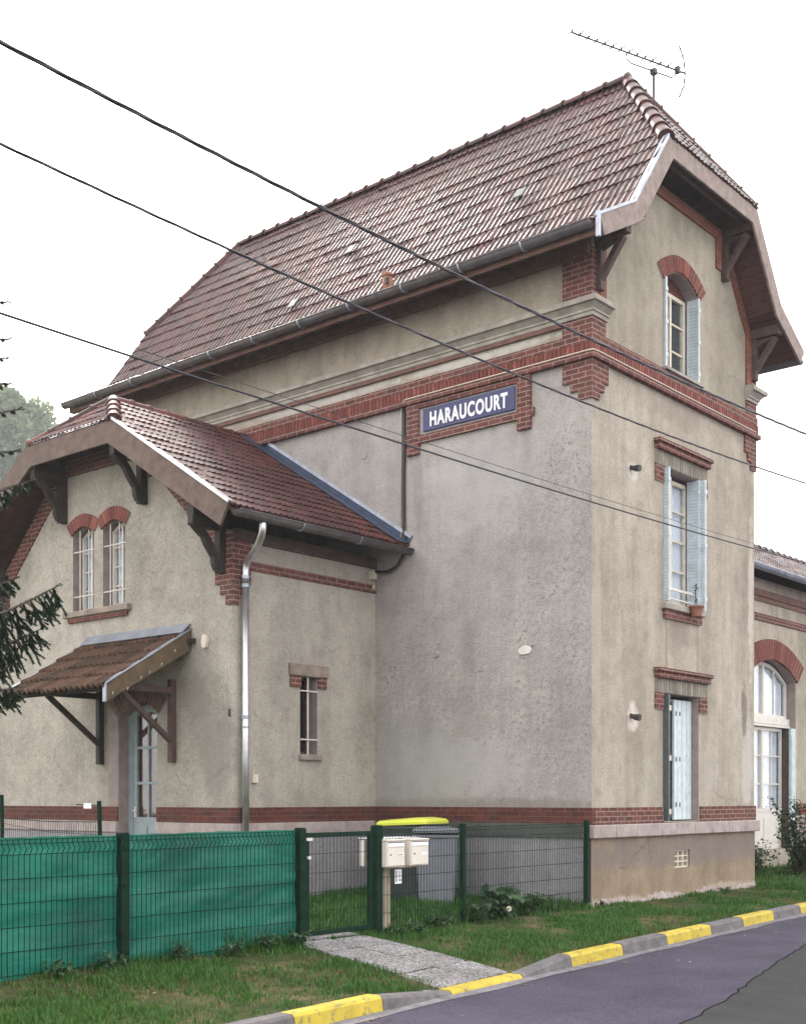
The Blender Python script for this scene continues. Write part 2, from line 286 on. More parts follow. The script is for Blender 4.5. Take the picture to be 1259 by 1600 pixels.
# ------------------------------------------------------------------ mesh helpers
SPLIT = {'brick_band', 'brick_course', 'brick_pier', 'cornice', 'curtain', 'element', 'gutter_hook', 'hinge', 'latch', 'pipe_collar', 'plinth', 'plinth_ledge', 'porch_beam', 'skylight_tile', 'cable_clamp', 'wall_plate'}
class MB:
    def __init__(s): s.v = []; s.f = []; s.mi = []; s.r = []; s.cm = 0; s.cr = 0.5
    def add(s, vs, fs):
        o = len(s.v); s.v += [tuple(p) for p in vs]
        for f in fs: s.f.append([i+o for i in f]); s.mi.append(s.cm); s.r.append(s.cr)
    def box(s, x0, x1, y0, y1, z0, z1):
        s.add([(x0,y0,z0),(x1,y0,z0),(x1,y1,z0),(x0,y1,z0),(x0,y0,z1),(x1,y0,z1),(x1,y1,z1),(x0,y1,z1)],
              [(0,3,2,1),(4,5,6,7),(0,1,5,4),(1,2,6,5),(2,3,7,6),(3,0,4,7)])
    def prism(s, pts, ext):
        n = len(pts); e = Vector(ext); a = [Vector(p) for p in pts]
        s.add([*a, *[p+e for p in a]], [tuple(range(n))[::-1], tuple(range(n, 2*n))] + [(i, (i+1) % n, n+(i+1) % n, n+i) for i in range(n)])
    def mbox(s, mp, u0, u1, z0, z1, d0, d1):
        s.prism([mp(u0, z0, d0), mp(u1, z0, d0), mp(u1, z1, d0), mp(u0, z1, d0)], Vector(mp(u0, z0, d1))-Vector(mp(u0, z0, d0)))
    def mprism(s, mp, poly, d0, d1):
        s.prism([mp(u, z, d0) for u, z in poly], Vector(mp(0, 0, d1))-Vector(mp(0, 0, d0)))
    def beam(s, a, b, w, h, up=(0, 0, 1)):
        a = Vector(a); b = Vector(b); d = (b-a).normalized(); sd_ = d.cross(Vector(up)).normalized(); u = sd_.cross(d)
        q = [a+sd_*w/2*i+u*h/2*j for i, j in ((-1,-1),(1,-1),(1,1),(-1,1))]; s.prism(q, b-a)
    def tube(s, pts, r, n=8, cap=True):
        pts = [Vector(p) for p in pts]; rr = r if isinstance(r, (list, tuple)) else [r]*len(pts)
        o = []; ref = None
        for i, p in enumerate(pts):
            d = (pts[min(i+1, len(pts)-1)]-pts[max(i-1, 0)])
            d = d.normalized() if d.length > 1e-9 else Vector((0, 0, 1))
            if ref is None: ref = d.orthogonal().normalized()
            ref = (ref-d*ref.dot(d)); ref = ref.normalized() if ref.length > 1e-6 else d.orthogonal().normalized()
            b = d.cross(ref)
            for k in range(n):
                t = 2*math.pi*k/n; o.append(p+(ref*math.cos(t)+b*math.sin(t))*rr[i])
        fs = [(i*n+k, i*n+(k+1) % n, (i+1)*n+(k+1) % n, (i+1)*n+k) for i in range(len(pts)-1) for k in range(n)]
        if cap: fs += [tuple(range(n))[::-1], tuple(range((len(pts)-1)*n, len(pts)*n))]
        s.add(o, fs)
    def pieces(s):
        par = list(range(len(s.v)))
        def fd(i):
            while par[i] != i: par[i] = par[par[i]]; i = par[i]
            return i
        for f in s.f:
            for j in f[1:]: par[fd(j)] = fd(f[0])
        grp = {}
        for n_, f in enumerate(s.f): grp.setdefault(fd(f[0]), []).append(n_)
        G = list(grp.values()); BBs = []
        for g_ in G:
            q = np.array([s.v[j] for n_ in g_ for j in s.f[n_]]); BBs.append((q.min(0)-.012, q.max(0)+.012))
        pp = list(range(len(G)))
        def fp(i):
            while pp[i] != i: i = pp[i]
            return i
        for i in range(len(G)):
            for j in range(i):
                if (BBs[i][0] <= BBs[j][1]).all() and (BBs[j][0] <= BBs[i][1]).all(): pp[fp(i)] = fp(j)
        out = {}
        for i, g_ in enumerate(G): out.setdefault(fp(i), []).extend(g_)
        res = []
        for g_ in out.values():
            q = MB(); mp_ = {}
            for n_ in g_:
                ff = []
                for j in s.f[n_]:
                    if j not in mp_: mp_[j] = len(q.v); q.v.append(s.v[j])
                    ff.append(mp_[j])
                q.f.append(ff); q.mi.append(s.mi[n_]); q.r.append(s.r[n_])
            res.append(q)
        return res
    def build(s, name, mats, parent=None, smooth=False, label=None, loc=None, bevel=0):
        if name in SPLIT and not getattr(s, 'one', 0):
            res = s.pieces()
            for q in res: q.one = 1
            return [q.build(name, mats, parent, smooth, label, loc, bevel) for q in res][0]
        me = bpy.data.meshes.new(name); me.from_pydata(s.v, [], s.f)
        if not isinstance(mats, (list, tuple)): mats = [mats]
        for m in mats: me.materials.append(m)
        if any(s.mi): me.polygons.foreach_set('material_index', s.mi)
        a = me.attributes.new('rnd', 'FLOAT', 'FACE'); a.data.foreach_set('value', s.r)
        if smooth: me.polygons.foreach_set('use_smooth', [True]*len(s.f))
        me.update()
        bm = bmesh.new(); bm.from_mesh(me); bmesh.ops.recalc_face_normals(bm, faces=bm.faces)
        if bevel: bmesh.ops.bevel(bm, geom=list(bm.edges), offset=bevel, segments=1, affect='EDGES', clamp_overlap=True)
        bm.to_mesh(me); bm.free()
        o = bpy.data.objects.new(name, me); col.objects.link(o)
        if parent: o.parent = parent
        if loc: o.location = loc
        if label: o['label'] = label
        return o

def build_split(b, name, mat, parent=None, bevel=0, **k):
    """every unconnected piece becomes a mesh of its own"""
    par = list(range(len(b.v)))
    def fd(i):
        while par[i] != i: par[i] = par[par[i]]; i = par[i]
        return i
    for f in b.f:
        for j in f[1:]: par[fd(j)] = fd(f[0])
    grp = {}
    for n_, f in enumerate(b.f): grp.setdefault(fd(f[0]), []).append(n_)
    out = []
    for g_ in grp.values():
        q = MB(); mp_ = {}
        for n_ in g_:
            ff = []
            for j in b.f[n_]:
                if j not in mp_: mp_[j] = len(q.v); q.v.append(b.v[j])
                ff.append(mp_[j])
            q.f.append(ff); q.mi.append(b.mi[n_]); q.r.append(b.r[n_])
        out.append(q.build(name, mat, parent, bevel=bevel, **k))
    return out

def thing(name, label, cat, loc=(0, 0, 0), rz=0, group=None):
    o = bpy.data.objects.new(name, None); col.objects.link(o); o.empty_display_size = .2
    o.location = loc; o.rotation_euler = (0, 0, rz); o['label'] = label; o['category'] = cat
    if group: o['group'] = group
    return o
def tag(o, label, cat, group=None):
    o['label'] = label; o['category'] = cat
    if group: o['group'] = group
    return o
def kind(o, k, label=None, cat=None):
    o['kind'] = k
    if label: o['label'] = label
    if cat: o['category'] = cat
    return o

def wall(name, mp, outer, holes, mats, parent, depth=.28, label=None):
    """outer skin with openings; openings get reveals (material slot 1)"""
    bm = bmesh.new(); edges = []
    loops = []
    for L in [outer]+holes:
        vsx = [bm.verts.new(mp(u, z, 0)) for u, z in L]; loops.append(vsx)
        for i in range(len(vsx)): edges.append(bm.edges.new((vsx[i], vsx[(i+1) % len(vsx)])))
    bmesh.ops.triangle_fill(bm, use_beauty=True, use_dissolve=False, edges=edges)
    for L, vsx in zip(holes, loops[1:]):
        b = [bm.verts.new(mp(u, z, depth)) for u, z in L]
        for i in range(len(L)):
            j = (i+1) % len(L); f = bm.faces.new((vsx[i], vsx[j], b[j], b[i])); f.material_index = 1
    bmesh.ops.recalc_face_normals(bm, faces=bm.faces)
    me = bpy.data.meshes.new(name); bm.to_mesh(me); bm.free()
    for m in mats: me.materials.append(m)
    o = bpy.data.objects.new(name, me); col.objects.link(o); o.parent = parent
    if label: o['label'] = label
    return o

def arch_poly(u0, u1, z0, zs, rise, n=10):
    """opening outline with segmental arch top"""
    p = [(u0, z0), (u1, z0)]
    uc = (u0+u1)/2; hw = (u1-u0)/2
    for i in range(n+1):
        u = u1+(u0-u1)*i/n; p.append((u, zs+rise*(1-((u-uc)/hw)**2)))
    return p
def rect(u0, u1, z0, z1): return [(u0, z0), (u1, z0), (u1, z1), (u0, z1)]

def arch_bricks(mp, u0, u1, zs, rise, t, d0, d1, n, parent, mats=None, splay=.18):
    b = MB(); uc = (u0+u1)/2; hw = (u1-u0)/2
    def pt(f, k):
        u = u0+(u1-u0)*f; x = (u-uc)/hw; z = zs+rise*(1-x*x)
        sl = -2*rise*x/hw; L = math.hypot(sl, 1); nx, nz = -sl/L+splay*x*.5, 1/L
        return (u+nx*t*k, z+nz*t*k)
    b.cm = 1
    m = [pt(i/12, 0.01) for i in range(13)]+[pt(i/12, .97) for i in range(12, -1, -1)]
    for i in range(12): b.mprism(mp, [pt(i/12, .02), pt((i+1)/12, .02), pt((i+1)/12, .97), pt(i/12, .97)], d0+.006, d1)
    b.cm = 0
    for i in range(n):
        b.cr = random.random(); g = .10/n
        f0, f1 = i/n+g, (i+1)/n-g
        b.mprism(mp, [pt(f0, 0), pt(f1, 0), pt(f1, 1), pt(f0, 1)], d0-random.uniform(0, .004), d1)
    return b.build('brick_arch', mats or [M['brick_one'], M['mortar']], parent)

# ------------------------------------------------------------------ structure: ground, road, kerb
def kx(y): return 1.93-.078*y            # top front edge of the kerb
def kz(y):                                # kerb top height: dropped at the entrance
    if y < -7.15 or y > -4.0: return -.02
    if y < -6.15: return -.02-.09*(y+7.15)/1.0
    if y < -4.95: return -.11
    return -.11+.09*(y+4.95)/.95
RZ = -.145
def gz(x, y):
    e = kx(y)-.14
    base = .06-.02*min(1, max(0, x)/2)
    if x > -.2: base += (kz(y)-.005-base)*min(1, max(0, (x+.2)/(e+.2)))**1.5
    return base
g = MB()
ys = [-60, -40, -25, -18] + [-14+.5*i for i in range(60)] + [18, 25, 40, 70, 120, 200]
fr = [0, .15, .3, .45, .6, .75, .88, 1.0]
vv = []; cols_ = 0
for y in ys:
    e = kx(y)-.14
    xs = [-400, -120, -60, -30, -15, -8, -4, -2, -.9, -.2]+[-.2+(e+.2)*f for f in fr[1:]]
    cols_ = len(xs)
    for x in xs: vv.append((x, y, gz(x, y)))
g.add(vv, [(j*cols_+i, j*cols_+i+1, (j+1)*cols_+i+1, (j+1)*cols_+i) for j in range(len(ys)-1) for i in range(cols_-1)])
gm = NB('lawn_ground'); c = gm.ramp(gm.noise(1.1, 6, .7), [(.35, (.025, .05, .012)), (.5, (.055, .066, .022)), (.62, (.15, .115, .06))])
c = gm.mix(1.0, c, gm.ramp(gm.noise(35, 4, .7), [(.3, .5), (.7, 1.35)]), 'MULTIPLY'); gm.col(c); gm.rough(.95, .2); gm.bump(gm.noise(30, 4, .7), 1.0, .03)
kind(g.build('ground', gm.m, smooth=True), 'structure')

rd = NB('asphalt'); a1 = rd.noise(75, 4, .85); a2 = rd.noise(1.2, 5, .65)
c = rd.ramp(a1, [(.3, (.022, .019, .031)), (.5, (.055, .048, .076)), (.64, (.105, .095, .135)), (.78, (.22, .21, .24))])
c = rd.mix(1.0, c, rd.ramp(a2, [(.3, .74), (.7, 1.18)]), 'MULTIPLY'); c = rd.mix(1.0, c, rd.ramp(rd.noise(28, 4, .8), [(.3, .7), (.7, 1.25)]), 'MULTIPLY')
crk = rd.n('ShaderNodeTexVoronoi', feature='DISTANCE_TO_EDGE'); crk.inputs['Scale'].default_value = .42
nz = rd.n('ShaderNodeTexNoise'); nz.inputs['Scale'].default_value = 2.5; nz.inputs['Detail'].default_value = 6; rd.l(rd.co(), nz.inputs[0])
rd.l(rd.mix(.22, rd.co(), nz.outputs[1]), crk.inputs[0])
cm_ = rd.math('MULTIPLY', rd.ramp(crk.outputs[0], [(.0, 1.0), (.012, 0.0)]), rd.ramp(rd.noise(.7, 2), [(.5, 0.0), (.6, 1.0)]))
c = rd.mix(rd.math('MULTIPLY', cm_, .7), c, (.03, .028, .035)); rd.col(c); rd.rough(.9, .2); rd.bump(a1, .45, .008)
r = MB(); yy = [-60, -40]+[-24+2*i for i in range(40)]+[80, 120, 200]
vv = []
for y in yy:
    for k, x in enumerate((kx(y)+.02, kx(y)+1.5, kx(y)+4, kx(y)+7.5, 60)): vv.append((x, y, RZ+(0, .02, .04, .02, .0)[k]))
r.add(vv, [(j*5+i, j*5+i+1, (j+1)*5+i+1, (j+1)*5+i) for j in range(len(yy)-1) for i in range(4)])
kind(r.build('road', rd.m, smooth=True), 'structure')
# older greenish patch of asphalt with a raised ragged edge
p = MB(); edge = [(5.1, -9.0), (4.8, -7.0), (4.62, -6.0), (4.38, -4.9), (4.12, -3.9), (3.86, -2.9), (3.66, -2.1), (3.47, -1.3), (3.2, -.2), (2.9, 1.2)]
ep = []
for i in range(len(edge)-1):
    for k in range(6):
        t = k/6; ep.append((edge[i][0]*(1-t)+edge[i+1][0]*t+random.uniform(-.022, .022), edge[i][1]*(1-t)+edge[i+1][1]*t))
def rz(x, y):
    d = x-kx(y); return RZ+(.02*d/1.5 if d < 1.5 else .02+.02*(d-1.5)/2.5 if d < 4 else .04-.02*(d-4)/3.5 if d < 7.5 else .02)
vv = []
for (x, y) in ep: vv += [(x, y, rz(x, y)+.006), (x+1.2, y, rz(x+1.2, y)+.006), (x+2.6, y, rz(x+2.6, y)+.006)]
p.add(vv, [(3*i+k, 3*i+k+1, 3*i+k+4, 3*i+k+3) for i in range(len(ep)-1) for k in (0, 1)])
pm = NB('worn_patch_asphalt'); a1 = pm.noise(120, 3, .8)
c = pm.ramp(a1, [(.3, (.018, .019, .020)), (.55, (.045, .046, .048)), (.75, (.09, .09, .09))]); c = pm.mix(1.0, c, pm.ramp(pm.noise(2.5, 5, .7), [(.3, .72), (.7, 1.15)]), 'MULTIPLY')
pm.col(c); pm.rough(.92, .2); pm.bump(a1, .5, .01)
kind(p.build('road_patch', pm.m), 'structure')
ck = MB(); ck.tube([(x, y, rz(x, y)+.0) for x, y in ep], .011, 5); kind(ck.build('road_joint', M['tar']), 'structure')

# gutter strip, kerb
gs = MB(); vv = []
yl = [-24+.25*i for i in range(240)]
for y in yl: vv += [(kx(y)+.02, y, RZ+.008), (kx(y)+.16+.02*math.sin(y*3.1)+random.uniform(-.008, .008), y, RZ+.006)]
gs.add(vv, [(2*i, 2*i+1, 2*i+3, 2*i+2) for i in range(len(yl)-1)])
kind(gs.build('gutter_strip', simple('dusty_concrete', (.16, .15, .165), .9, var=.4, scale=7, bump=.4)), 'structure')
M['kerb'] = simple('grey_kerb_concrete', (.125, .115, .12), .85, var=.35, scale=7, bump=.5)
ky = NB('worn_yellow_kerb_paint'); c = ky.mix(ky.ramp(ky.noise(11, 6, .78), [(.53, 0.0), (.63, .85)]), (.50, .38, .045), (.15, .135, .10)); c = ky.mix(1.0, c, ky.ramp(ky.noise(3, 4), [(.3, .8), (.7, 1.15)]), 'MULTIPLY'); ky.col(c); ky.rough(.7, .3); ky.bump(ky.noise(30, 4), .4, .008)
kb = MB()
joints = [-16.2, -15.2, -14.2, -13.2, -12.2, -11.2, -10.25, -9.25, -8.22, -7.15, -6.15, -4.95, -4.0, -2.84, -1.69, -.38, .72, 1.86, 3.0]+[3+1.13*i for i in range(1, 16)]
yel = {-8.22, -6.15, -4.0, -1.69, .72, 3.0}
for i in range(len(joints)-1):
    y0, y1 = joints[i]+.006, joints[i+1]-.006
    kb.cm = 1 if (joints[i] in yel or (joints[i] > 3.2 and i % 2 == 0)) else 0
    jz = random.uniform(-.006, .006); n = 5; rings = []
    for k in range(n+1):
        y = y0+(y1-y0)*k/n; x = kx(y); z = kz(min(max(y, joints[i]+.01), joints[i+1]-.01))+jz
        rings.append([(x-.15, y, RZ-.05), (x-.15, y, z), (x-.025, y, z), (x+.0, y, z-.022), (x+.022, y, RZ-.03)])
    vv = [q for rg in rings for q in rg]; m = 5
    fs = [(k*m+j, k*m+j+1, (k+1)*m+j+1, (k+1)*m+j) for k in range(n) for j in range(m-1)]+[tuple(range(m)), tuple(range(n*m, n*m+m))[::-1]]
    kb.add(vv, fs)
kind(kb.build('kerb', [M['kerb'], ky.m]), 'structure')

# path of aggregate slabs from the gate to the dropped kerb
pv = NB('pebble_aggregate'); v = pv.n('ShaderNodeTexVoronoi'); v.inputs['Scale'].default_value = 55; pv.l(pv.co(), v.inputs[0])
bw = pv.n('ShaderNodeRGBToBW'); pv.l(v.outputs['Color'], bw.inputs[0])
c = pv.ramp(bw.outputs[0], [(.15, (.13, .125, .12)), (.5, (.25, .24, .24)), (.85, (.42, .41, .42))])
c = pv.mix(1.0, c, pv.ramp(v.outputs['Distance'], [(.35, 1.0), (.8, .45)]), 'MULTIPLY'); c = pv.mix(1.0, c, pv.ramp(pv.noise(1.8, 5, .7), [(.3, .65), (.6, 1.1)]), 'MULTIPLY')
pv.col(c); pv.rough(.85, .3); pv.bump(v.outputs['Distance'], -.6, .01)
ph = MB()
def pq(f, g_):  # f: 0 at fence..1 at kerb, g_: 0 near side..1 far side
    e = [(-.55, -5.62), (-.55, -4.55), (kx(-6.2)-.155, -6.15), (kx(-4.97)-.155, -4.97)]
    x = (e[0][0]*(1-g_)+e[1][0]*g_)*(1-f)+(e[2][0]*(1-g_)+e[3][0]*g_)*f
    y = (e[0][1]*(1-g_)+e[1][1]*g_)*(1-f)+(e[2][1]*(1-g_)+e[3][1]*g_)*f
    return x, y
nf = 5
for i in range(nf):
    for j in range(2):
        f0, f1 = i/nf+.006, (i+1)/nf-.006; g0, g1 = j/2+.014, (j+1)/2-.014
        if i == 4: g0, g1 = (0, .5) if j == 0 else (.5, 1); f1 = 1
        q = [pq(f0, g0), pq(f1, g0), pq(f1, g1), pq(f0, g1)]; jz = random.uniform(-.005, .006)
        ph.prism([(x, y, gz(x, y)-.03) for x, y in q], (0, 0, .055+jz))
kind(ph.build('path', pv.m, bevel=.006), 'structure')

# ------------------------------------------------------------------ station building
B = thing('railway_station_building', 'tall rendered station house with red brick bands, plum tiled roof and a gabled annex', 'building')
mS = lambda u, z, d: (u, d, z)                 # tower side wall, y = 0
mG = lambda u, z, d: (-d, u, z)                # tower street gable, x = 0
XA, YA = -3.97, -2.987
mA = lambda u, z, d: (XA-d, u, z)              # annex right wall
mF = lambda u, z, d: (u, YA+d, z)              # annex front gable
XW = -2.0
mW = lambda u, z, d: (XW-d, u, z)              # wing wall
TX0, TY1 = -10.65, 5.13

# tower walls
wall('side_wall', mS, rect(TX0, 0, 1.19, 7.6), [], [M['stucco_side']], B, label='grey cement rendered side wall with dark speckles')
wall('side_wall', mS, rect(TX0, 0, 7.6, 9.25), [], [M['stucco_upper']], B, label='ochre rendered upper strip of the side wall')
rake = [(TY1, 9.3), (4.83, 9.42), (4.0, 10.62), (1.13, 10.62), (.3, 9.42), (0, 9.3)]
openW = {0: (2.0, 3.13, 1.2, 3.12), 1: (2.0, 3.13, 4.47, 6.5), 2: (2.03, 3.10, 7.98, 9.32)}
wall('street_wall', mG, rect(0, TY1, 1.19, 7.6), [rect(2.0, 3.13, 1.2, 3.12), rect(2.0, 3.13, 4.47, 6.5)], [M['stucco_street'], M['quoin']], B, .32)
wall('gable_wall', mG, [(0, 7.6), (TY1, 7.6)]+rake, [arch_poly(2.03, 3.10, 7.98, 9.32, .22)], [M['stucco_gable'], M['quoin']], B, .32)
b = MB(); b.add([(TX0, TY1, 0), (0, TY1, 0), (0, TY1, 9.3), (TX0, TY1, 9.3)], [(0, 1, 2, 3)])
b.add([(TX0, 0, 0), (TX0, TY1, 0), (TX0, TY1, 9.3), (TX0, 4.0, 10.6), (TX0, 1.13, 10.6), (TX0, 0, 9.3)], [(0, 1, 2, 3, 4, 5)])
b.build('rear_wall', M['stucco_side'], B)
b = MB()
for z in (1.1, 4.1, 7.7): b.box(TX0+.3, -.35, .3, TY1-.3, z, z+.12)
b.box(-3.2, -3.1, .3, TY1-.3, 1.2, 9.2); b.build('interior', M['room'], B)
# plinth of the tower: brick course, stone ledge, rendered base
b = MB(); b.box(TX0, .025, -.025, .06, 1.2, 1.42); b.build('brick_course', M['brick_low'], B, label='dark sooty brick course along the side wall')
b = MB(); b.box(-.06, .027, .062, 1.97, 1.185, 1.42); b.box(-.06, .027, 3.16, TY1+.02, 1.185, 1.42); build_split(b, 'brick_course', M['brick'], B)
b = MB()
for i in range(9):
    y0 = -.07+i*.585; b.box(-.1, .085, y0+.003, min(y0+.582, TY1+.09), .995+random.uniform(0, .004), 1.182)
b.build('stone_ledge', M['stone'], B, bevel=.012)
b = MB(); b.box(TX0, -.10, -.062, .05, 1.0, 1.196); b.build('plinth_ledge', M['plinth_dark'], B)
b = MB(); b.box(TX0, -.02, -.03, .05, -.2, 1.0); b.build('plinth', M['plinth_grey'], B)
wall('street_plinth', mG, rect(-.032, TY1, -.2, .996), [rect(2.33, 2.82, .49, .76)], [M['stucco_base'], M['stucco_base']], B, .25).location = (.012, 0, 0)
b = MB(); nn_ = 150; vv = []
for i in range(nn_+1):   # crumbled render and stones at the foot
    y = -.06+(TY1+.05)*i/nn_; zt = .05+.09*abs(math.sin(y*2.1+.6))+random.uniform(-.025, .03); vv += [(-.01, y, zt+.02), (random.uniform(.022, .032), y, zt), (random.uniform(.028, .06), y, zt*.45), (random.uniform(.03, .07), y, -.12)]
b.add(vv, [(4*i+k, 4*i+4+k, 4*i+5+k, 4*i+1+k) for i in range(nn_) for k in range(3)])
b.build('crumbling_foot', M['stone'], B, label='crumbling pinkish masonry at the foot of the street wall')
# cellar vent with claustra bars
b = MB(); b.cr = .5
for k in range(4): u = 2.335+k*.155; b.box(-.10, -.02, u, u+.028, .49, .76)
for k in range(4): z = .492+k*.083; b.box(-.101, -.019, 2.34, 2.82, z, z+.018)
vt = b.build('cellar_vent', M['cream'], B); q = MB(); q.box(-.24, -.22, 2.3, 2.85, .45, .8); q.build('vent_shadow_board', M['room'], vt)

# brick band right round the tower (three courses, soldier course in the middle)
b = MB(); x1 = .05
for (z0, z1, p_) in ((7.815, 7.945, .045), (7.58, 7.655, .085)):
    b.box(TX0-p_, p_, -p_, .02, z0, z1); b.box(-.02, p_, .021, TY1+p_, z0, z1)
b.box(TX0, .038, -.038, .02, 7.655, 7.815); b.box(-.02, .038, .021, TY1+.038, 7.655, 7.815)
bb = b.build('brick_band', M['brick'], B)
b = MB(); u = TX0
while u < .05: b.cr = random.random(); b.box(u, u+.062, -.058-random.uniform(0, .004), -.03, 7.664, 7.806); u += .075
u = .0
while u < TY1: b.cr = random.random(); b.box(.03, .058+random.uniform(0, .004), u, u+.062, 7.664, 7.806); u += .075
b.build('soldier_course', M['brick_one'], bb)
# corner piers of brick
def pier(zs, corner, sx, sy, xa, ya, name='brick_pier', pr=.03, mat='brick', parent=B):
    """zs: list of (z0,z1,width along x face,width along y face); corner at xa,ya ; sx,sy: direction away from the corner into each face"""
    b = MB()
    for (z0, z1, wx, wy) in zs:
        if wx: pl = [(xa-sx*pr, ya-sy*pr), (xa+sx*wx, ya-sy*pr), (xa+sx*wx, ya+sy*.02), (xa+sx*.02, ya+sy*.02), (xa+sx*.02, ya+sy*wy), (xa-sx*pr, ya+sy*wy)]
        else: pl = [(xa-sx*pr, ya-sy*pr), (xa+sx*.02, ya-sy*pr), (xa+sx*.02, ya+sy*wy), (xa-sx*pr, ya+sy*wy)]
        b.prism([(x, y, z0) for x, y in pl], (0, 0, z1-z0))
    return b.build(name, M[mat], parent)
pier([(8.42, 9.1, .455, .17), (7.946, 8.16, .455, .33), (7.30, 7.579, .455, .40), (7.17, 7.299, .33, .29), (7.045, 7.169, .2, .18)], 0, -1, 1, 0, 0)
pier([(8.42, 9.1, 0, .17), (7.946, 8.16, 0, .33), (7.30, 7.579, 0, .40), (7.17, 7.299, 0, .29), (7.045, 7.169, 0, .18)], 0, -1, -1, 0, TY1)
# stone cornice
b = MB()
prof = [(.0, 8.165), (.05, 8.165), (.055, 8.215), (.075, 8.22), (.075, 8.25), (.13, 8.31), (.17, 8.32), (.17, 8.385), (.14, 8.405), (.0, 8.42)]
n = len(prof)
def cor(path):
    """sweep the profile along a corner path of (x,y, nx,ny) stations"""
    vv = [(x+nx*d, y+ny*d, z) for (x, y, nx, ny) in path for (d, z) in prof]
    b.add(vv, [(k*n+j, k*n+j+1, (k+1)*n+j+1, (k+1)*n+j) for k in range(len(path)-1) for j in range(n-1)]+[tuple(range(n)), tuple(range((len(path)-1)*n, len(path)*n))[::-1]])
cor([(TX0, 0, 0, -1), (0, 0, 1, -1), (0, .36, 1, 0)])
cor([(0, TY1-.36, 1, 0), (0, TY1, 1, 1), (-2, TY1, 0, 1)])
b.build('cornice', M['stone_pale'], B)
b = MB(); b.box(TX0, -.46, -.05, .0, 8.10, 8.16); b.build('cornice_bed_course', M['wood_red'], B, label='thin red brown course under the cornice')

# raking brick border of the street gable
def rband(mp, outer, w, d0, d1, mat, name, parent):
    b = MB()
    inner = offset_poly(outer, w)
    for i in range(len(outer)-1): b.mprism(mp, [outer[i], outer[i+1], inner[i+1], inner[i]], d0, d1)
    return b.build(name, mat, parent)
def offset_poly(p, w):
    """offset an open 2-D polyline to its right side by w (mitred)"""
    P = [Vector(q) for q in p]; out = []
    for i in range(len(P)):
        ns = []
        if i > 0: d = (P[i]-P[i-1]).normalized(); ns.append(Vector((d.y, -d.x)))
        if i < len(P)-1: d = (P[i+1]-P[i]).normalized(); ns.append(Vector((d.y, -d.x)))
        nn = sum(ns, Vector((0, 0))); nn.normalize(); k = w/max(.35, nn.dot(ns[0]))
        out.append(tuple(P[i]+nn*k))
    return out
rk = [(.17, 8.43), (.17, 9.3), (.42, 9.62), (1.13, 10.66), (4.0, 10.66), (4.71, 9.62), (4.96, 9.3), (4.96, 8.43)]
rband(mG, rk, .17, -.035, .02, M['brick_orange'], 'gable_brick_border', B)
b = MB(); b.mbox(mG, 3.70, 3.86, 10.02, 10.5, -.034, .02); b.mbox(mG, 1.27, 1.43, 10.02, 10.5, -.034, .02); build_split(b, 'gable_brick_drop', M['brick_orange'], B)

# ---- roofs
def slab(b, pts, t, uv=None):
    P = [Vector(p) for p in pts]; nrm = (P[1]-P[0]).cross(P[2]-P[0]).normalized()
    if nrm.z < 0: nrm = -nrm
    b.prism(P, -nrm*t)
def tile_roof(name, P0, U, V, ulen, vlen, mat, parent, clips=(), tw=.225, th=.34, lift=.020, hump=.019, label=None, red=None):
    P0 = Vector(P0); U = Vector(U).normalized(); V = Vector(V).normalized(); N = U.cross(V).normalized()
    if N.z < 0: N = -N
    prof = [(0, .0), (.07, .22), (.24, .98), (.30, 1.0), (.37, .45), (.40, .0), (.50, .0), (.57, .2), (.74, .88), (.80, .9), (.87, .4), (.90, .0)]
    nu = int(math.ceil(ulen/tw)); nv = int(math.ceil(vlen/th)); b = MB()
    for j in range(nv):
        v0 = j*th; v1 = min((j+1)*th+.02, vlen)
        for i in range(nu):
            b.cr = random.random()
            if red: b.cr = min(1, max(0, b.cr*.6+red(P0+U*(i*tw)+V*v0)))
            du = i*tw+random.uniform(-.003, .003); up = lift+random.uniform(-.006, .008); sk = random.uniform(-.005, .005)+(random.uniform(-.03, .0) if random.random() < .012 else 0); up += .014*mnoise((P0.x+i*tw*.6, j*.5, P0.y))+(.012 if random.random() < .02 else 0)
            pr = [q for q in prof]+[(1.0, 0)]
            A = []
            for k, (fu, h) in enumerate(pr):
                u = min(du+fu*tw, ulen); hh = h*hump
                A += [P0+U*u+V*(v0+sk)+N*(hh+up-.034), P0+U*u+V*(v0+sk)+N*(hh+up), P0+U*u+V*v1+N*(hh*.9+.006)]
            m = len(pr)
            b.add(A, [(3*k+r_, 3*k+3+r_, 3*k+4+r_, 3*k+1+r_) for k in range(m-1) for r_ in (0, 1)])
    me = bpy.data.meshes.new(name); me.from_pydata([tuple(v) for v in b.v], [], b.f); me.materials.append(mat)
    a = me.attributes.new('rnd', 'FLOAT', 'FACE'); a.data.foreach_set('value', b.r)
    bm = bmesh.new(); bm.from_mesh(me)
    for (pc, pn) in clips:
        bmesh.ops.bisect_plane(bm, geom=bm.verts[:]+bm.edges[:]+bm.faces[:], plane_co=pc, plane_no=pn, clear_outer=True)
    for f in bm.faces: f.smooth = True
    for e in bm.edges:
        if len(e.link_faces) == 2 and e.calc_face_angle(0) > R(50): e.smooth = False
    bm.to_mesh(me); bm.free()
    o = bpy.data.objects.new(name, me); col.objects.link(o); o.parent = parent
    if label: o['label'] = label
    return o
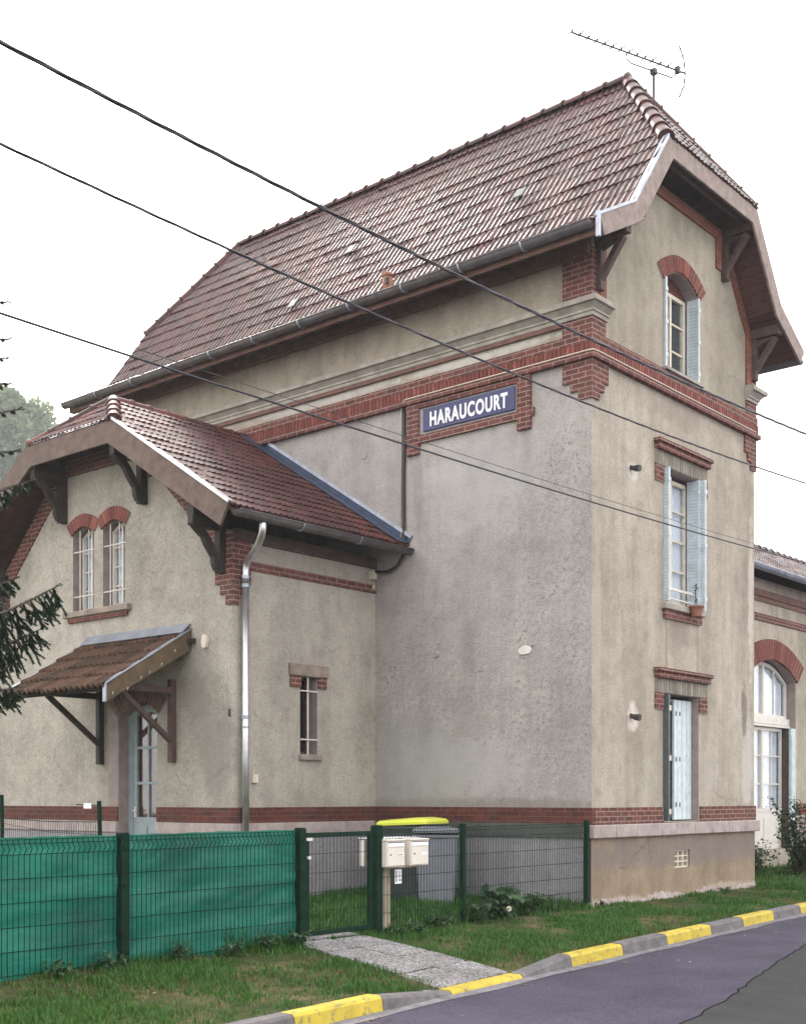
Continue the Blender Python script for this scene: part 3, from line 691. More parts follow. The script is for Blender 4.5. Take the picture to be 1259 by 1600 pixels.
def ridge_caps(name, A, Bp, r, mat, parent, L=.38, end=True):
    A = Vector(A); Bp = Vector(Bp); D = (Bp-A); n = max(1, round(D.length/L)); d = D.normalized()
    s = d.cross(Vector((0, 0, 1))).normalized(); u = s.cross(d).normalized()
    b = MB()
    for i in range(n):
        b.cr = random.random(); st = []
        for (t, rr) in ((0, r*1.16), (.09, r*1.18), (.14, r*1.0), (.6, r*.97), (1.06, r*.93)):
            c_ = A+D*((i+t)/n)
            st.append([c_+s*math.cos(a)*rr+u*(math.sin(a)*rr*.95-.03) for a in [math.pi*k/10*1.1-.157 for k in range(11)]])
        vv = [q for rg in st for q in rg]; m = 11
        b.add(vv, [(k*m+j, k*m+j+1, (k+1)*m+j+1, (k+1)*m+j) for k in range(len(st)-1) for j in range(m-1)]+[tuple(range(m))])
    return b.build(name, mat, parent, smooth=False)

GX, BX = .55, -11.2
yE, zE, yK, zK, yJ, zJ, yR, zR = -.70, 9.08, .20, 9.58, 1.13, 10.86, 2.565, 12.83
RF, RB = -.95, -9.95
my = lambda y: 2*yR-y
T = .06
deck = MB()
slab(deck, [(BX, yE, zE), (GX-.03, yE, zE), (GX-.03, yK, zK), (BX, yK, zK)], T)
slab(deck, [(BX, my(yE), zE), (GX-.03, my(yE), zE), (GX-.03, my(yK), zK), (BX, my(yK), zK)], T)
slab(deck, [(BX, yK, zK), (GX-.03, yK, zK), (GX-.03, yJ, zJ), (RF, yR, zR), (RB, yR, zR), (BX, yJ, zJ)], T)
slab(deck, [(BX, my(yK), zK), (GX-.03, my(yK), zK), (GX-.03, my(yJ), zJ), (RF, yR, zR), (RB, yR, zR), (BX, my(yJ), zJ)], T)
slab(deck, [(GX-.03, yJ, zJ), (GX-.03, my(yJ), zJ), (RF, yR, zR)], T)
slab(deck, [(BX, yJ, zJ), (BX, my(yJ), zJ), (RB, yR, zR)], T)
roofT = deck.build('tower_roof', M['soffit'], B, label='steep plum tiled roof with clipped gables')
def hipclip(a, b_, keep):
    a = Vector(a); b_ = Vector(b_); nn = (b_-a).cross(Vector((0, 0, 1))).normalized()
    if (Vector(keep)-a).dot(nn) > 0: nn = -nn
    return (a, nn)
for sgn in (0, 1):
    f = (lambda y: y) if sgn == 0 else my
    keep = (-5, f(1.0), 11)
    V1 = Vector((0, f(yK)-f(yE), zK-zE)); V2 = Vector((0, f(yR)-f(yK), zR-zK))
    o = .03
    tile_roof('roof_tiles', (BX, f(yE-.05), zE-.03+o), (1, 0, 0), V1, GX-BX, V1.length+.06, M['tile_main'], roofT)
    tile_roof('roof_tiles', (BX, f(yK), zK+.012+o), (1, 0, 0), V2, GX-BX, V2.length, M['tile_main'], roofT,
              [hipclip((GX, f(yJ), 0), (RF, yR, 0), keep), hipclip((BX, f(yJ), 0), (RB, yR, 0), keep)])
Vj = Vector((RF-GX, 0, zR-zJ))
tile_roof('roof_tiles', (GX+.03, yJ, zJ+.03), (0, 1, 0), Vj, my(yJ)-yJ, Vj.length, M['tile_main'], roofT,
          [hipclip((GX, yJ, 0), (RF, yR, 0), (GX, yR, 0)), hipclip((GX, my(yJ), 0), (RF, yR, 0), (GX, yR, 0))])
Vj = Vector((RB-BX, 0, zR-zJ))
tile_roof('roof_tiles', (BX-.03, yJ, zJ+.03), (0, 1, 0), Vj, my(yJ)-yJ, Vj.length, M['tile_main'], roofT,
          [hipclip((BX, yJ, 0), (RB, yR, 0), (BX, yR, 0)), hipclip((BX, my(yJ), 0), (RB, yR, 0), (BX, yR, 0))])
ridge_caps('ridge_tiles', (RF+.06, yR, zR+.05), (RB, yR, zR+.05), .115, M['tile_main'], roofT, .40)
for yj in (yJ, my(yJ)):
    ridge_caps('hip_tiles', (GX-.02, yj, zJ+.05), (RF+.02, yR, zR+.05), .11, M['tile_main'], roofT, .34)
    ridge_caps('hip_tiles', (BX+.02, yj, zJ+.05), (RB-.02, yR, zR+.05), .11, M['tile_main'], roofT, .34)
# glass / metal tiles and the clay vent
b = MB()
for (x, s_) in ((-5.6, .42), (-1.9, .34), (-6.3, .62)):
    y = yK+(yR-yK)*(s_ if s_ < .6 else .12); z = zK+(zR-zK)*((y-yK)/(yR-yK)); nrm = Vector((0, -(zR-zK), (yR-yK))).normalized(); vv_ = Vector((0, yR-yK, zR-zK)).normalized()
    c_ = Vector((x, y, z))+nrm*.075; b.prism([c_+Vector((-.085, 0, 0)), c_+Vector((.085, 0, 0)), c_+Vector((.085, 0, 0))+vv_*.2, c_+Vector((-.085, 0, 0))+vv_*.2], nrm*.02)
b.build('skylight_tile', M['skylight'], roofT)
b = MB(); vc = Vector((-3.60, -.12, 9.46))
b.tube([vc+Vector((0, 0, -.1)), vc+Vector((0, 0, .17))], .085, 12); b.tube([vc+Vector((0, 0, .17)), vc+Vector((0, 0, .21)), vc+Vector((0, 0, .25))], [.095, .095, .05], 12)
rv = b.build('clay_vent_pipe', M['terracotta'], roofT, smooth=True); q = MB(); q.box(vc.x+.02, vc.x+.075, vc.y-.092, vc.y-.06, vc.z+.03, vc.z+.13); q.build('vent_slot', M['black'], rv)

# barge boards
def barge(mp, pts, w, d0, d1, mat, name, parent, trim=None):
    b = MB(); inn = offset_poly(pts, w)
    for i in range(len(pts)-1): b.mprism(mp, [pts[i], pts[i+1], inn[i+1], inn[i]], d0, d1)
    o = b.build(name, mat, parent)
    if trim:
        b = MB(); up = offset_poly(pts, -.025); lo = offset_poly(pts, .012)
        for i in trim: b.mprism(mp, [up[i], up[i+1], lo[i+1], lo[i]], d0-.012, d1+.05)
        b.build('zinc_trim', M['flash_light'], o)
    return o
bp = [(yE-.02, zE+.06), (yK, zK+.06), (yJ, zJ+.04), (my(yJ), zJ+.04), (my(yK), zK+.06), (my(yE)+.02, zE+.06)]
barge(mG, bp, .27, -GX-.02, -GX+.015, M['wood_pale'], 'barge_board', roofT, [0, 1])
b = MB(); b.mbox(mG, yE-.055, yE-.015, zE-.24, zE+.09, -GX-.035, -GX+.02); b.build('barge_end_cap', M['flash_light'], roofT)
mG2 = lambda u, z, d: (BX+d, u, z)
barge(mG2, bp, .27, -.02, .015, M['wood_pale'], 'barge_board', roofT)
# gutter on the side eave
def gutter(A, Bp, r, mat, parent, name='gutter', hooks=None):
    A = Vector(A); Bp = Vector(Bp); d = (Bp-A).normalized(); s = d.cross(Vector((0, 0, 1))).normalized()
    b = MB(); m = 11
    vv = []
    for P in (A, Bp):
        for rr in (r, r-.008):
            for k in range(m): a = math.pi+math.pi*k/(m-1); vv.append(P+s*math.cos(a)*rr+Vector((0, 0, 1))*math.sin(a)*rr)
    fs = []
    for o_ in (0, m): fs += [(o_+k, o_+k+1, 2*m+o_+k+1, 2*m+o_+k) for k in range(m-1)]
    fs += [tuple(range(m)), tuple(range(2*m, 3*m))]
    b.add(vv, fs)
    for e in (-1, 1): b.tube([A+s*r*e, Bp+s*r*e], .013, 6)
    o = b.build(name, mat, parent, smooth=True)
    if hooks:
        h = MB(); n = int((Bp-A).length/hooks)
        for i in range(1, n):
            P = A+(Bp-A)*(i/n); h.tube([P+s*math.cos(math.pi+math.pi*k/10)*(r+.006)+Vector((0, 0, 1))*math.sin(math.pi+math.pi*k/10)*(r+.006) for k in range(11)], .011, 5)
        h.build('gutter_hook', M['zinc'], o)
    return o
gutter((BX+.02, -.80, 9.04), (GX-.06, -.80, 9.04), .085, M['zinc_dark'], B, hooks=1.0)
gutter((BX+.02, my(-.80), 9.04), (GX-.06, my(-.80), 9.04), .085, M['zinc_dark'], B)
# eave fascia + wall plate + rafter ends on the side
b = MB(); b.box(TX0, .0, -.10, .0, 9.0, 9.16); b.build('wall_plate', M['wood_red'], B)
b = MB(); b.box(BX+.03, GX-.05, -.70, -.665, 8.90, 9.04); b.build('eave_fascia', M['wood_red'], B)
b = MB(); x = BX+.3
while x < GX-.1:
    b.prism([(x, -.664, 8.93), (x, .0, 9.22), (x, .0, 9.36), (x, -.664, 9.02)], (.07, 0, 0)); x += .55
build_split(b, 'rafter_end', M['wood_red'], B)
# soffit beams of the street gable: purlins and brackets
b = MB()
for y, z in ((yJ+.05, zJ-.22), (my(yJ)-.05, zJ-.22), (.12, 9.30), (my(.12), 9.30)): b.box(-.3, GX-.04, y-.07, y+.07, z-.09, z+.07)
b.box(.36, .42, yJ-.02, my(yJ)+.02, zJ-.2, zJ-.09)
build_split(b, 'purlin_end', M['wood'], B)
for y, z in ((yJ+.05, zJ-.31), (my(yJ)-.05, zJ-.31), (.12, 9.21), (my(.12), 9.21)):
    b = MB(); b.box(.003, .11, y-.055, y+.055, z-.68, z); b.beam((.06, y, z-.55), (GX-.12, y, z-.03), .085, .10, (0, 1, 0))
    b.prism([(.112, y-.04, z-.02), (.112, y-.04, z-.14), (GX-.1, y-.04, z-.02)], (0, .08, 0))
    b.build('gable_bracket', M['wood'], B, bevel=.006)

# ---- street windows of the tower
def frame_window(name, mp, u0, u1, z0, z1, d, parent, rows, cols=2, fw=.06, mull=.05, bar=.028, mat='cream', arch=0, curtain=None, label=None, sash=True, thick=.06):
    b = MB()
    def top(u): 
        x = (u-(u0+u1)/2)/((u1-u0)/2); return z1+arch*(1-x*x)
    b.mbox(mp, u0, u0+fw, z0, z1, d, d+thick); b.mbox(mp, u1-fw, u1, z0, z1, d, d+thick)
    b.mbox(mp, u0+fw, u1-fw, z0, z0+fw, d, d+thick)
    n = 8 if arch else 1
    for i in range(n):
        a = u0+(u1-u0)*i/n; c_ = u0+(u1-u0)*(i+1)/n
        b.mprism(mp, [(a, top(a)-fw*1.0), (c_, top(c_)-fw), (c_, top(c_)), (a, top(a))], d-.001, d+thick-.001)
    uc = (u0+u1)/2
    if cols >= 2:
        b.mbox(mp, uc-mull/2, uc+mull/2, z0+fw, top(uc)-fw, d-.012, d+thick-.012)
    leafs = [(u0+fw, uc-mull/2), (uc+mull/2, u1-fw)] if cols >= 2 else [(u0+fw, u1-fw)]
    for (a, c_) in leafs:
        if cols > 2: m = (a+c_)/2; b.mbox(mp, m-bar/2, m+bar/2, z0+fw, top(m)-fw, d+.012, d+thick-.01)
        for r_ in rows: b.mbox(mp, a, c_, r_-bar/2, r_+bar/2, d+.014, d+thick-.012)
    w = b.build(name, M[mat], parent, label=label)
    g_ = MB(); pz = [(u0+fw/2, z0+fw/2), (u1-fw/2, z0+fw/2)]+[(u1-fw/2-(u1-u0-fw)*i/8, top(u1-fw/2-(u1-u0-fw)*i/8)-fw/2) for i in range(9)]
    g_.mprism(mp, pz, d+thick*.5, d+thick*.5+.004); g_.build('pane', M['glass'], w)
    if curtain:
        cb = MB(); n = 28
        for (a, c_, mt_) in curtain:
            vv = []
            for i in range(n+1):
                u = a+(c_-a)*i/n; dd = d+.085+.012*math.sin(i*1.5)
                vv += [mp(u, z0+.03, dd), mp(u, top(u)-.05, dd)]
            cb.add(vv, [(2*i, 2*i+2, 2*i+3, 2*i+1) for i in range(n)])
        cb.build('curtain', M[curtain[0][2]], w, smooth=True)
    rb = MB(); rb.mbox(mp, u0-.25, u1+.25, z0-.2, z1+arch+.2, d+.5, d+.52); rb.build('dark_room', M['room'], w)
    return w
b = MB(); b.mprism(mG, [(2.0, 9.31), (3.13, 9.31), (3.13, 9.62), (2.0, 9.62)], .20, .24); b.build('tympanum', M['brick_low'], B)
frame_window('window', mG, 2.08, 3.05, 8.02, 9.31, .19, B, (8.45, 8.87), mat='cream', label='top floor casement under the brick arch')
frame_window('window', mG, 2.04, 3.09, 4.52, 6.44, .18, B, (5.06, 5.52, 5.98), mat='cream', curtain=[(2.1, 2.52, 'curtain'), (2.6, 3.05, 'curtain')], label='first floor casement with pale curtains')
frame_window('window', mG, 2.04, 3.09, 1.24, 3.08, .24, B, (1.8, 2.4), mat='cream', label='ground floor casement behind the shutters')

def shutter(y, x0, x1, z0, z1, side, mat, parent=B, lab=None, th=.035, arch=0):
    """leaf standing square to the wall, louvred"""
    b = MB(); b.box(x0, x1, y, y+th, z0, z1)
    b.box(x0, x0+.03, y-.008, y+th+.008, z0, z1); b.box(x1-.025, x1+.002, y-.008, y+th+.008, z0-.002, z1+.002)
    z = z0+.08
    while z < z1-.1:
        yy_ = y-.007 if side < 0 else y+th-.004
        b.prism([(x0+.035, yy_, z), (x1-.03, yy_, z), (x1-.03, yy_+.011, z+.012), (x0+.035, yy_+.011, z+.012)], (0, 0, .022)); z += .05
    o = b.build('shutter', mat, parent, label=lab)
    h = MB(); 
    for zz in (z0+.18, (z0+z1)/2, z1-.18): h.box(x1-.012, x1+.012, y-.014, y+th+.014, zz-.03, zz+.03)
    h.build('hinge', M['shut_white'], o)
    return o
shutter(3.075, -.17, .03, 7.97, 9.33, -1, M['shut_blue'])
shutter(2.015, -.12, .04, 8.0, 9.34, -1, M['shut_blue'])
shutter(3.085, -.16, .135, 4.46, 6.49, -1, M['shut_blue'])
shutter(3.045, -.15, .05, 4.46, 6.49, -1, M['shut_blue'])
shutter(2.012, -.10, .09, 4.50, 6.49, -1, M['shut_blue'])
shutter(2.052, -.10, .06, 4.50, 6.49, -1, M['shut_white'])
# ground floor: dark leaf open at left, chalky leaf almost closed at right
b = MB(); b.box(-.15, .085, 2.01, 2.04, 1.21, 3.1); b.box(-.14, .075, 2.05, 2.08, 1.21, 3.1); o = b.build('shutter', M['shut_dark'], B, label='dark green folded shutter leaf')
q = MB(); 
for z in (1.35, 2.15, 2.9): q.box(.078, .09, 2.03, 2.09, z-.04, z+.04)
q.build('hinge', M['cream'], o)
b = MB(); b.box(-.145, -.115, 2.54, 2.80, 1.22, 3.06); b.box(-.15, -.12, 2.81, 3.12, 1.22, 3.06)
for u in (2.545, 2.66, 2.785, 2.815, 2.96): b.box(-.118, -.108, u, u+.018, 1.23, 3.05)
o = b.build('shutter', M['shut_white'], B, label='chalky pale blue shutter leaf nearly closed')
q = MB()
for z in (1.45, 2.15, 2.85):
    for u in (2.60, 2.72): q.box(-.112, -.103, u, u+.012, z-.035, z+.035)
build_split(q, 'shutter_slot', M['black'], o)

def hood(z, legs, parent=B):
    b = MB(); b.mbox(mG, 1.71, 3.42, z-.055, z, -.12, .02); b.mbox(mG, 1.735, 3.395, z-.148, z-.056, -.085, .02)
    o = b.build('brick_hood', M['brick'], parent, bevel=.004)
    b = MB(); n = 20; 
    for i in range(n):
        b.cr = random.random()**1.3; u = 1.74+i*(1.655/n); b.mbox(mG, u+.004, u+1.655/n-.004, z-.36, z-.149, -.022-random.uniform(0, .004), .02)
    b.cm = 1; b.mbox(mG, 1.74, 3.39, z-.357, z-.149, -.014, .02)
    b.build('flat_brick_arch', [M['brick_stain'], M['mortar']], o)
    b = MB()
    for (u0, u1) in legs: b.mbox(mG, u0, u1, z-.61, z-.361, -.024, .02)
    if legs: build_split(b, 'hood_leg', M['brick'], o)
hood(3.485, [(1.74, 1.995), (3.135, 3.39)]); hood(6.87, [(1.74, 1.995), (3.135, 3.39)])
b = MB(); b.mbox(mG, 1.93, 3.22, 4.375, 4.465, -.09, .3); o = b.build('window_sill', M['stone_pale'], B, bevel=.01)
q = MB(); q.mbox(mG, 1.99, 3.16, 4.245, 4.374, -.05, .02); q.build('brick_apron', M['brick'], o)
b = MB(); b.mbox(mG, 1.97, 3.16, 7.946, 7.985, -.09, .3); b.build('window_sill', M['stone_pale'], B)
arch_bricks(mG, 1.99, 3.14, 9.30, .25, .24, -.03, .03, 17, B)
b = MB(); b.box(-.05, -.02, 2.08, 2.98, 4.70, 4.735); b.box(-.05, -.02, 2.08, 2.98, 4.56, 4.58); build_split(b, 'window_rail', M['white'], B)
for z in (6.273, 2.713):
    b = MB(); b.tube([(-.02, 1.05, z+.03), (.07, 1.05, z)], .035, 10); b.tube([(.07, 1.05, z), (.15, 1.05, z-.01)], [.045, .05], 10); b.build('iron_stub', M['iron'], B, smooth=False)

# pipe between cornice etc: small wall details on the side wall
def blob(name, c_, rx, rz_, mp, mat, parent, t=.02, n=14):
    b = MB(); pts = [(c_[0]+rx*math.cos(2*math.pi*k/n)*random.uniform(.88, 1.08), c_[1]+rz_*math.sin(2*math.pi*k/n)*random.uniform(.88, 1.08)) for k in range(n)]
    b.mprism(mp, pts, -t, .01); return b.build(name, mat, parent, bevel=.006)
blob('plaster_patch', (-1.10, 3.66), .125, .065, mS, M['white'], B, label if False else .02)
blob('plaster_patch', (-2.72, 3.72), .05, .05, mS, M['sign_grey'], B, .03)
blob('plaster_patch', (-4.2, 7.0), .07, .06, mS, M['sign_grey'], B, .012)

# ------------------------------------------------------------------ annex
AX0, AC = -9.87, -6.92
eZ = 5.28
fr_holes = [arch_poly(-7.74, -7.18, 4.5, 5.72, .12), arch_poly(-6.95, -6.39, 4.5, 5.72, .12), arch_poly(-6.55, -5.62, .55, 2.82, .18)]
gtop = [(XA, eZ-.05), (-5.93, 6.72), (-7.91, 6.72), (AX0, eZ-.05)]
wall('annex_front_wall', mF, [(AX0, 1.19), (-6.56, 1.19), (-6.56, 1.19), (XA, 1.19)][:1]+[(XA, 1.19)]+gtop, [], [M['stucco_annex'], M['quoin']], B) if False else None
wall('annex_front_wall', mF, [(AX0, .0), (XA, .0)]+gtop, fr_holes, [M['stucco_annex'], M['quoin']], B, .26)
wall('annex_side_wall', mA, rect(YA, 0, 0, eZ), [rect(-1.66, -1.30, 2.2, 3.35)], [M['stucco_annex'], M['quoin']], B, .26)
b = MB(); b.add([(AX0, YA, 0), (AX0, 0, 0), (AX0, 0, eZ), (AX0, YA, eZ)], [(0, 1, 2, 3)]); b.build('annex_far_wall', M['stucco_annex'], B)
# plinth parts
b = MB(); b.box(AX0, -6.555, YA-.025, YA+.05, 1.2, 1.42); b.box(-5.615, XA+.025, YA-.025, YA+.05, 1.2, 1.42); b.box(XA-.05, XA+.025, YA+.051, -.026, 1.2, 1.42)
b.build('brick_course', M['brick_low'], B, label='sooty brick course round the annex')
b = MB(); b.box(AX0, -6.56, YA-.06, YA+.05, 1.03, 1.196); b.box(-5.61, XA+.06, YA-.06, YA+.05, 1.03, 1.196); b.box(XA-.05, XA+.06, YA+.051, -.063, 1.03, 1.196)
b.build('plinth_ledge', M['stone'], B, bevel=.008)
b = MB(); b.box(AX0, -6.56, YA-.03, YA+.05, -.2, 1.028); b.box(-5.61, XA+.03, YA-.03, YA+.05, -.2, 1.028); b.box(XA-.05, XA+.03, YA+.051, -.031, -.2, 1.028)
b.build('plinth', M['plinth_grey'], B)
# brick on annex: corner piers, band, gable border
pier([(4.56, 5.30, .33, .33), (4.41, 4.559, .225, .225), (4.26, 4.409, .11, .11)], 0, -1, 1, XA, YA)
pier([(4.56, 5.30, .33, .33), (4.41, 4.559, .225, .225), (4.26, 4.409, .11, .11)], 0, 1, 1, AX0, YA)
b = MB(); b.box(XA-.05, XA+.025, YA+.34, -.001, 4.775, 4.905); b.build('brick_band', M['brick'], B)
rk = [(AX0+.08, 5.2), (-7.98, 6.93), (-5.86, 6.93), (XA-.08, 5.2)]
rband(mF, rk, .26, -.03, .02, M['brick'], 'gable_brick_border', B)
b = MB(); b.mbox(mF, -8.10, -7.93, 6.34, 6.66, -.031, .02); b.mbox(mF, -5.91, -5.74, 6.34, 6.66, -.031, .02); build_split(b, 'gable_brick_drop', M['brick_orange'], B)
b = MB(); b.box(XA-.04, XA+.05, YA, -.01, 5.16, 5.32); b.build('wall_plate', M['wood'], B)
# roof
EY, EXr, ZJ2, ZR2 = -3.63, -3.32, 7.04, 7.74
EXl = 2*AC-EXr; sl = (ZR2-5.42)/(AC-EXr)*-1
ZE2 = 5.42
jr = AC+(ZR2-ZJ2)/((ZR2-ZE2)/(EXr-AC)); jl = 2*AC-jr; RY = -2.79
deck = MB()
for s_, ex_, jx in ((1, EXr, jr), (-1, EXl, jl)):
    slab(deck, [(ex_, EY+.03, ZE2), (ex_, -.002, ZE2), (AC, -.002, ZR2), (AC, RY, ZR2), (jx, EY+.03, ZJ2)], .05)
slab(deck, [(jr, EY+.03, ZJ2), (jl, EY+.03, ZJ2), (AC, RY, ZR2)], .05)
roofA = deck.build('annex_roof', M['soffit'], B, label='low maroon tiled annex roof with a clipped gable')
kc = (-5, -1.5, 0); Vr = Vector((AC-EXr, 0, ZR2-ZE2))
redf = lambda P: .45*max(0, 1+(P.y+.0)/1.2)
tile_roof('roof_tiles', (EXr+.05, EY, ZE2-.0), (0, 1, 0), Vr, -EY-.0, Vr.length+.05, M['tile_annex'], roofA,
          [hipclip((jr, EY, 0), (AC, RY, 0), (EXr, -1, 0)), (Vector((AC, 0, 0)), Vector((-1, 0, 0)))], tw=.21, th=.27, hump=.018, lift=.024, red=redf)
Vl = Vector((AC-EXl, 0, ZR2-ZE2))
tile_roof('roof_tiles', (EXl-.05, EY, ZE2-.0), (0, 1, 0), Vl, -EY, Vl.length+.05, M['tile_annex'], roofA,
          [hipclip((jl, EY, 0), (AC, RY, 0), (EXl, -1, 0)), (Vector((AC, 0, 0)), Vector((1, 0, 0)))], tw=.21, th=.27, hump=.018, lift=.024)
Vj = Vector((0, RY-EY, ZR2-ZJ2))
tile_roof('roof_tiles', (jl, EY-.03, ZJ2+.02), (1, 0, 0), Vj, jr-jl, Vj.length, M['tile_annex'], roofA,
          [hipclip((jl, EY, 0), (AC, RY, 0), (AC, EY, 0)), hipclip((jr, EY, 0), (AC, RY, 0), (AC, EY, 0))], tw=.21, th=.27, hump=.018)
ridge_caps('ridge_tiles', (AC, -.05, ZR2+.03), (AC, RY-.02, ZR2+.03), .095, M['tile_annex'], roofA, .36)
for jx in (jr, jl): ridge_caps('hip_tiles', (jx, EY+.02, ZJ2+.04), (AC, RY-.02, ZR2+.04), .10, M['tile_annex'], roofA, .36)
mF2 = lambda u, z, d: (u, EY+d, z)
bp2 = [(EXl-.02, ZE2+.05), (jl, ZJ2+.03), (jr, ZJ2+.03), (EXr+.02, ZE2+.05)]
barge(mF2, bp2, .34, -.02, .02, M['wood_barge'], 'barge_board', roofA)
b = MB(); up = offset_poly(bp2, -.022); lo = offset_poly(bp2, .010)
for i in (1, 2): b.mprism(mF2, [up[i], up[i+1], lo[i+1], lo[i]], -.035, .07)
b.build('zinc_trim', M['zinc_new'], roofA)
# flashing against the tower
b = MB(); dR = Vector((EXr-AC, 0, ZE2-ZR2)).normalized(); nR = Vector((-dR.z, 0, dR.x)) if False else Vector((ZR2-ZE2, 0, EXr-AC)).normalized()
A_ = Vector((AC+.0, -.004, ZR2))+nR*.06; E_ = Vector((EXr+.03, -.004, ZE2))+nR*.06
b.prism([A_, E_, E_+nR*.13, A_+nR*.13], (0, -.012, 0))
b.prism([A_+Vector((0, -.012, 0)), E_+Vector((0, -.012, 0)), E_+Vector((0, -.26, 0)), A_+Vector((0, -.26, 0))], nR*.012)
b.build('flashing', M['flash'], roofA)
b = MB(); b.prism([A_+dR*.55+nR*.085, E_+nR*.085, E_+nR*.135, A_+dR*.55+nR*.135], (0, -.03, 0)); b.build('flashing_strip', M['flash_light'], roofA, label='pale blue shiny upper strip of the flashing').location = (0, -.014, 0)
gutter((EXr+.11, EY+.03, 5.36), (EXr+.11, -.05, 5.36), .085, M['zinc_dark'], B, hooks=.9)
# brackets
def curved_bracket(x, z, reach, h, parent=B, mat='wood_dark'):
    b = MB(); b.box(x-.06, x+.06, YA-.13, YA-.003, z-h, z); b.box(x-.055, x+.055, EY+.03, YA-.131, z-.13, z)
    pts = []
    for i in range(9):
        t = i/8; y = YA-.09-(reach-.02)*(.5*t+.5*(1-math.cos(t*math.pi/2))); zz = z-h*.86+(h*.86-.02)*(.5*t+.5*math.sin(t*math.pi/2))
        pts.append((y, zz))
    out = [(y-.075-.02*math.sin(i_*2.2), zz-.085) for i_, (y, zz) in enumerate(pts)]
    for i in range(8): b.prism([(x-.045, *pts[i]), (x-.045, *pts[i+1]), (x-.045, *out[i+1]), (x-.045, *out[i])], (.09, 0, 0))
    return b.build('gable_bracket', M[mat], parent, bevel=.005)
curved_bracket(-4.14, 5.42, .5, .72); curved_bracket(2*AC+4.14, 5.42, .5, .72)
curved_bracket(-5.90, 6.68, .5, .74); curved_bracket(2*AC+5.90, 6.68, .5, .74)
b = MB()
for x, z in ((-4.14, 5.42), (2*AC+4.14, 5.42), (-5.9, 6.68), (2*AC+5.9, 6.68)): b.box(x-.07, x+.07, EY+.03, YA, z+.001, z+.14)
build_split(b, 'purlin_end', M['wood_dark'], B)
# downpipe
b = MB(); gx = EXr+.11
path = [(gx, -3.12, 5.26), (gx, -3.12, 5.17), (gx-.05, -3.10, 5.08), (gx-.30, -2.98, 4.94), (XA+.14, -2.84, 4.88), (XA+.10, -2.83, 4.76), (XA+.10, -2.83, 4.6)]
sm = []
for i in range(len(path)-1):
    for k in range(4): sm.append(Vector(path[i]).lerp(Vector(path[i+1]), k/4))
sm.append(Vector(path[-1]))
for _ in range(3): sm = [sm[0]]+[(sm[i-1]+sm[i]*2+sm[i+1])/4 for i in range(1, len(sm)-1)]+[sm[-1]]
b.tube(sm, .05, 14)
dp = b.build('downpipe', M['zinc_new'], B, smooth=True)
b = MB(); b.tube([(XA+.10, -2.83, 4.6), (XA+.10, -2.83, .1)], .05, 16); b.build('pipe_shaft', M['zinc_new'], dp, smooth=True)
b = MB()
for z in (4.5, 2.66, 4.62): b.tube([(XA+.10, -2.83, z), (XA+.10, -2.83, z+.05)], .060, 16); b.box(XA, XA+.08, -2.85, -2.81, z+.01, z+.04)
b.tube([(XA+.10, -2.83, 2.53), (XA+.10, -2.83, 2.56)], .058, 16)
b.build('pipe_collar', M['zinc'], dp)
# twin barred windows
for uc in (-7.46, -6.67):
    arch_bricks(mF, uc-.30, uc+.30, 5.71, .12, .20, -.028, .03, 11, B, splay=0)
    w = frame_window('window', mF, uc-.27, uc+.27, 4.52, 5.70, .17, B, (4.85, 5.15, 5.45), cols=2, fw=.05, mull=.04, bar=.02, mat='white', arch=.11, curtain=[(uc-.24, uc+.02, 'curtain')])
    q = MB()
    for du in (-.13, .10): q.tube([mF(uc+du, 4.50, .03), mF(uc+du, 5.78, .03)], .009, 6)
    for z in (4.74, 5.45): q.tube([mF(uc-.29, z, .02), mF(uc+.29, z, .02)], .011, 6)
    q.build('window_bars', M['white'], w)
b = MB(); b.mbox(mF, -7.90, -6.24, 4.405, 4.50, -.09, .2); o = b.build('window_sill', M['stone_brown'], B, bevel=.01)
q = MB(); q.mbox(mF, -7.82, -6.32, 4.33, 4.404, -.045, .02); q.build('brick_apron', M['brick'], o)
# slit window
b = MB(); b.mbox(mA, -1.90, -1.10, 3.36, 3.53, -.05, .02); b.mbox(mA, -1.66, -1.30, 3.352, 3.37, -.04, .26); o = b.build('stone_lintel', M['stone_brown'], B)
q = MB(); q.mbox(mA, -1.88, -1.665, 3.19, 3.359, -.03, .02); q.mbox(mA, -1.295, -1.12, 3.19, 3.359, -.03, .02); build_split(q, 'brick_leg', M['brick'], o)
b = MB(); b.mbox(mA, -1.70, -1.24, 2.115, 2.20, -.06, .26); b.build('window_sill', M['quoin'], B, bevel=.006)
w = frame_window('window', mA, -1.65, -1.31, 2.21, 3.34, .20, B, (), cols=1, fw=.03, mat='wood', label='narrow slit window with a single bar')
q = MB(); q.tube([mA(-1.48, 2.2, .02), mA(-1.48, 3.35, .02)], .013, 8)
for z in (2.42, 3.14): q.tube([mA(-1.66, z, .0), mA(-1.30, z, .0)], .012, 8)
q.build('window_bars', M['white'], w)
